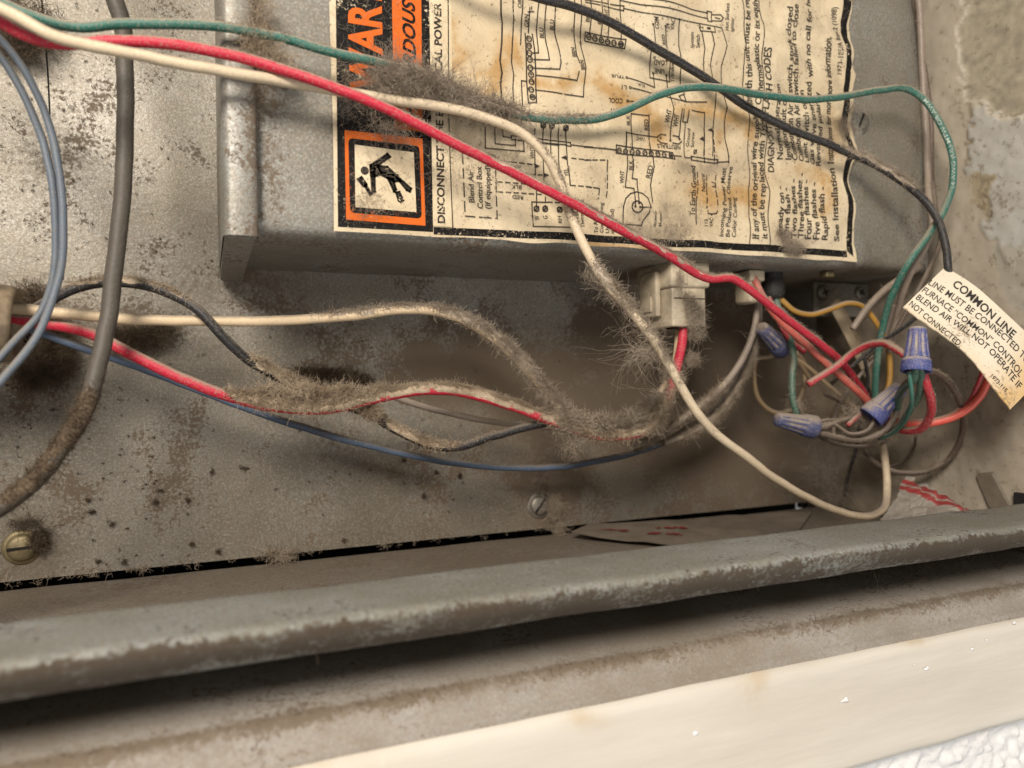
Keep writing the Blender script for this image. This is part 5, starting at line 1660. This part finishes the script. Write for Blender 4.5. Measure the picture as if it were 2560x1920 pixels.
loose('long loose hairs streaming from the cream wire below the box',
      [strands(np.array([PY(rng.uniform(1590, 1670), rng.uniform(790, 900), -62 + rng.normal()) for _ in range(95)]) , np.tile([-1.0, 0.2, -.35], (95, 1)) + rng.normal(size=(95, 3)) * .45, rng.uniform(6, 20, 95), .032, .35, 14, .02, .12),
       lint_blob(PY(1520, 720, -63), (3, 2, 3), 120, 3, .035, .8), lint_blob(PY(1610, 880, -62), (3.5, 2.5, 3.5), 260, 5, .035, .8), lint_blob(PY(1480, 690, -62), (3, 2, 2.5), 120, 4, .033, .7),
       strands(np.array([PY(rng.uniform(1660, 1700), rng.uniform(960, 1010), -58) for _ in range(14)]), np.tile([-.2, -.2, -1.0], (14, 1)) + rng.normal(size=(14, 3)) * .4, rng.uniform(8, 18, 14), .032, .4, 12, 0, .15)], 'lint')
loose('matted lint lump where the lower red, black and cream wires meet', [lint_blob(PY(1420, 1060, -37), (5, 3.5, 3.5), 1500, 2.6, .06, 1.15), lint_blob(PY(1500, 1060, -38), (6, 3.5, 2.6), 1500, 2.4, .06, 1.15), lint_blob(PY(1580, 1050, -39), (5, 3, 2.8), 1000, 2.3, .06, 1.15),
      lint_blob(PY(1640, 1060, -39), (3, 2.5, 3), 700, 2.4, .06, 1.15), lint_blob(PY(1430, 1110, -37), (3, 2, 2.5), 350, 3.4, .042, .9), lint_blob(PY(1680, 940, -40), (2.2, 2.5, 4), 600, 3, .06, 1.1)], 'lint')
loose('tan lint mat lying over the lower red wire below the channel', [lint_blob(PY(760, 985, -33), (7, 3, 2.2), 1700, 2.3, .06, 1.15), lint_blob(PY(680, 978, -33), (5, 2.5, 1.7), 900, 2.2, .055, 1.1), lint_blob(PY(860, 985, -33), (5, 3, 2.4), 1200, 2.3, .06, 1.15),
      lint_blob(PY(950, 975, -33), (4.5, 2.5, 1.5), 700, 2.0, .055, 1.1), lint_blob(PY(930, 1030, -32), (3, 2, 2), 420, 3, .045, .9)], 'lint_tan')
loose('brown lint shelf stuck to the panel behind the tan mat', [lint_blob(PY(830, 935, -4), (8, 2, 2), 900, 2.4, .05, 1.15), lint_blob(PY(900, 950, -5), (5, 2, 2), 500, 2.4, .05, 1.15), lint_blob(PY(760, 925, -3), (6, 1.5, 1.4), 300, 2.2, .05, 1.1)], 'lint_dark')
loose('grey lint beard under the cream plug connector', [lint_blob(PY(1735, 790, -45.5), (3.4, 1.6, 4.2), 900, 2.6, .042, .95), lint_blob(PY(1740, 830, -44), (3.0, 2, 2.4), 500, 2.8, .042, .95), lint_blob(PY(1700, 700, -46.5), (1.2, .8, 3), 160, 2.2, .04, .9),
      lint_blob(PY(1730, 900, -41), (2, 2, 2.5), 300, 2.8, .04, .9), lint_blob(PY(1720, 745, -45.5), (3, .8, 2), 200, 2.2, .038, .9)], 'lint')
loose('brown lint packed in the cable hole beside the bushing', [lint_blob(PY(120, 905, -4), (6, 4, 7), 1500, 4.5, .06, .95), lint_blob(PY(150, 870, -3), (4, 3, 6), 600, 4, .055, .9), lint_blob(PY(85, 745, -14), (5, 4, 4), 600, 4, .05, .9), lint_blob(PY(330, 845, -4), (8, 3, 3.5), 1000, 4, .055, .95),
      lint_blob(PY(400, 830, -3), (5, 2, 3), 400, 4, .05, .9), lint_blob(PY(70, 930, -3), (4, 3, 5), 400, 4, .055, .9)], 'lint_dark')
loose('dark lint wad behind the wires in the upper corner', [lint_blob(PY(30, 95, -6), (9, 4, 5), 900, 5, .055, .95), lint_blob(PY(75, 45, -6), (8, 4, 4), 600, 5, .055, .95)], 'lint_dark')
loose('lint string hanging over the steel screw above the shelf', [lint_blob(PY(1385, 1270, -2.5), (2.6, 1.6, 4.5), 520, 3.4, .05, .95), lint_blob(PY(1352, 1205, -2), (1.8, 1.4, 4), 260, 3.2, .045, .9), lint_blob(PY(1400, 1325, -3), (2, 1.5, 3), 240, 3, .045, .9), lint_blob(PY(1480, 1330, -3), (5, 1.5, 1.2), 160, 3, .04, .9)], 'lint')
loose('brown lint tuft round the brass screw near the lower corner', [lint_blob(PY(98, 1350, -2), (2.2, 1.5, 3.4), 420, 3, .05, .95), lint_blob(PY(60, 1310, -1.6), (4, 1.2, 1.6), 160, 3, .045, .9)], 'lint_dark')
loose('grey lint patch stuck over the label bottom near its lettering', [lint_blob(PY(1985, 620, -52.5), (4.5, 1.2, 2.6), 520, 2.8, .038, .95), lint_blob(PY(1960, 585, -52.4), (3, .8, 2), 200, 2.6, .036, .9), lint_blob(PY(2110, 320, -52.6), (1.6, 1, 4), 260, 2.4, .036, .9), lint_blob(PY(2125, 270, -52), (2.4, 1, 2), 140, 2.6, .036, .9)], 'lint_grey')
loose('fine hairs and dust strewn over the wiring label', [scatter((870, 300, 1120, 560), -51.85, 260, 3.4, .028, .3), scatter((1100, 330, 1330, 480), -52.0, 300, 4.5, .028, .5), scatter((1560, 500, 1760, 610), -52.3, 260, 2.6, .03, .4), scatter((1130, 300, 1500, 600), -52.2, 160, 3, .026, .5),
      scatter((1500, 300, 2100, 620), -52.6, 240, 2.8, .026, .4), scatter((1180, 0, 2100, 250), -52.6, 130, 2.4, .024, .4), scatter((840, 0, 1110, 250), -51.9, 200, 3, .026, .3), scatter((1640, 560, 1720, 605), -52.3, 200, 2.0, .034, .5), scatter((880, 480, 960, 545), -51.9, 160, 2.6, .032, .5)], 'lint')
cl_uv = []
while len(cl_uv) < 260:
    u, v = rng.uniform(0, 1500), rng.uniform(0, 1440)
    if v > 1460 - .1 * u - 12 or (u > 540 and v < 720):
        continue
    w = math.exp(-((u - 150) / 260) ** 2) * .7 + .25 + (.6 if v > 1130 and u < 500 else 0)
    if rng.random() < w:
        cl_uv.append((u, v))
loose('small brown lint flecks clinging all over the back panel', clusters(cl_uv, -0.3, 12, .5, .5, .045, .15) + clusters([(470, 1250), (530, 1180), (390, 1255), (610, 1170), (400, 1225), (230, 1280), (220, 1250), (280, 1310), (245, 1405), (310, 1405), (545, 1380), (480, 1360), (860, 1350), (1060, 1240), (1090, 1180), (1010, 1150), (1150, 1190)], -.7, 60, .9, .8, .05, .5), 'lint_dark')
uvs = [(u + rng.normal() * 6, 1458 - .1 * u + rng.normal() * 4 - 2) for u in np.r_[rng.uniform(0, 1400, 55), rng.normal(700, 40, 20), rng.normal(340, 30, 10)]]
loose('ragged lint edging along the gap between panel and shelf', clusters(uvs, -1.4, 9, 1.3, 1.3, .045, .7) + clusters([(700, 1395), (680, 1380), (720, 1390), (1010, 1425), (1000, 1420)], -3, 120, 2.2, 3.4, .05, 1.5), 'lint')
rl = []
for _ in range(2600):
    x = rng.uniform(-60, 215)
    k = rng.uniform(0, 1)
    rl.append((x, -100.4 + 4.6 * k, -37.6 - 5.4 * k))
rl = np.array(rl)
loose('brown fuzz felted along the front edge of the rail', [strands(rl, rand_dirs(len(rl)) * [1, .6, .8] + [0, -.1, -.1], .75 * rng.lognormal(-.1, .5, len(rl)), .05, .9, 5)], 'lint_dark')
rl = np.c_[rng.uniform(-60, 200, 420), rng.normal(-90, 1.6, 420), np.full(420, -55.1)]
loose('brown dust line lying along the edge of the lower ledge', [strands(rl, rand_dirs(420) * [1, 1, .3] + [0, 0, .1], .8 * rng.lognormal(-.1, .5, 420), .05, .7, 5)], 'lint_dark')
gp = np.array([PY(rng.uniform(2080, 2560), 0, -72) for _ in range(500)])
gp = np.c_[gp[:, 0], rng.uniform(-82, -66, 500), rng.uniform(-54.5, -50, 500)]
loose('dark lint stuffed under the far end of the rail', [strands(gp, rand_dirs(500), 4 * rng.lognormal(-.1, .4, 500), .05, .8, 6)], 'lint_dark')
o = loose('wispy cobweb hanging below the flat wire nut', [lint_blob(PY(2060, 1180, -40), (6, 3, 7), 220, 12, .026, .5), lint_blob(PY(2050, 1130, -42), (5, 3, 8), 80, 10, .02, .5), lint_blob(PY(2090, 1230, -38), (3, 3, 4), 90, 7, .026, .6), lint_blob(PY(2125, 1075, -47), (3.5, 2, 3), 110, 5, .026, .7),
      strands(np.array([PY(rng.uniform(2015, 2130), rng.uniform(1060, 1100), -46) for _ in range(40)]), np.tile([0.1, .2, -1.0], (40, 1)) + rng.normal(size=(40, 3)) * .25, rng.uniform(8, 20, 40), .02, .25, 12)], 'web', 'cobweb')
loose('dusty fluff caught among the wires of the corner bundle', [lint_blob(PY(2140, 1040, -50), (5, 4, 4), 320, 3.2, .036, 1.0), lint_blob(PY(2215, 1085, -54), (4, 3, 3), 220, 3, .034, 1.0), lint_blob(PY(2100, 960, -44), (5, 4, 5), 160, 4, .03, .9),
      lint_blob(PY(2330, 1165, -52), (5, 2.5, 2.5), 160, 3, .034, 1.0), lint_blob(PY(1985, 1020, -40), (4, 3, 4), 140, 3.4, .03, .9), lint_blob(PY(1905, 822, -37.5), (2.4, 2.4, 1.8), 160, 1.6, .034, 1.0)], 'lint')
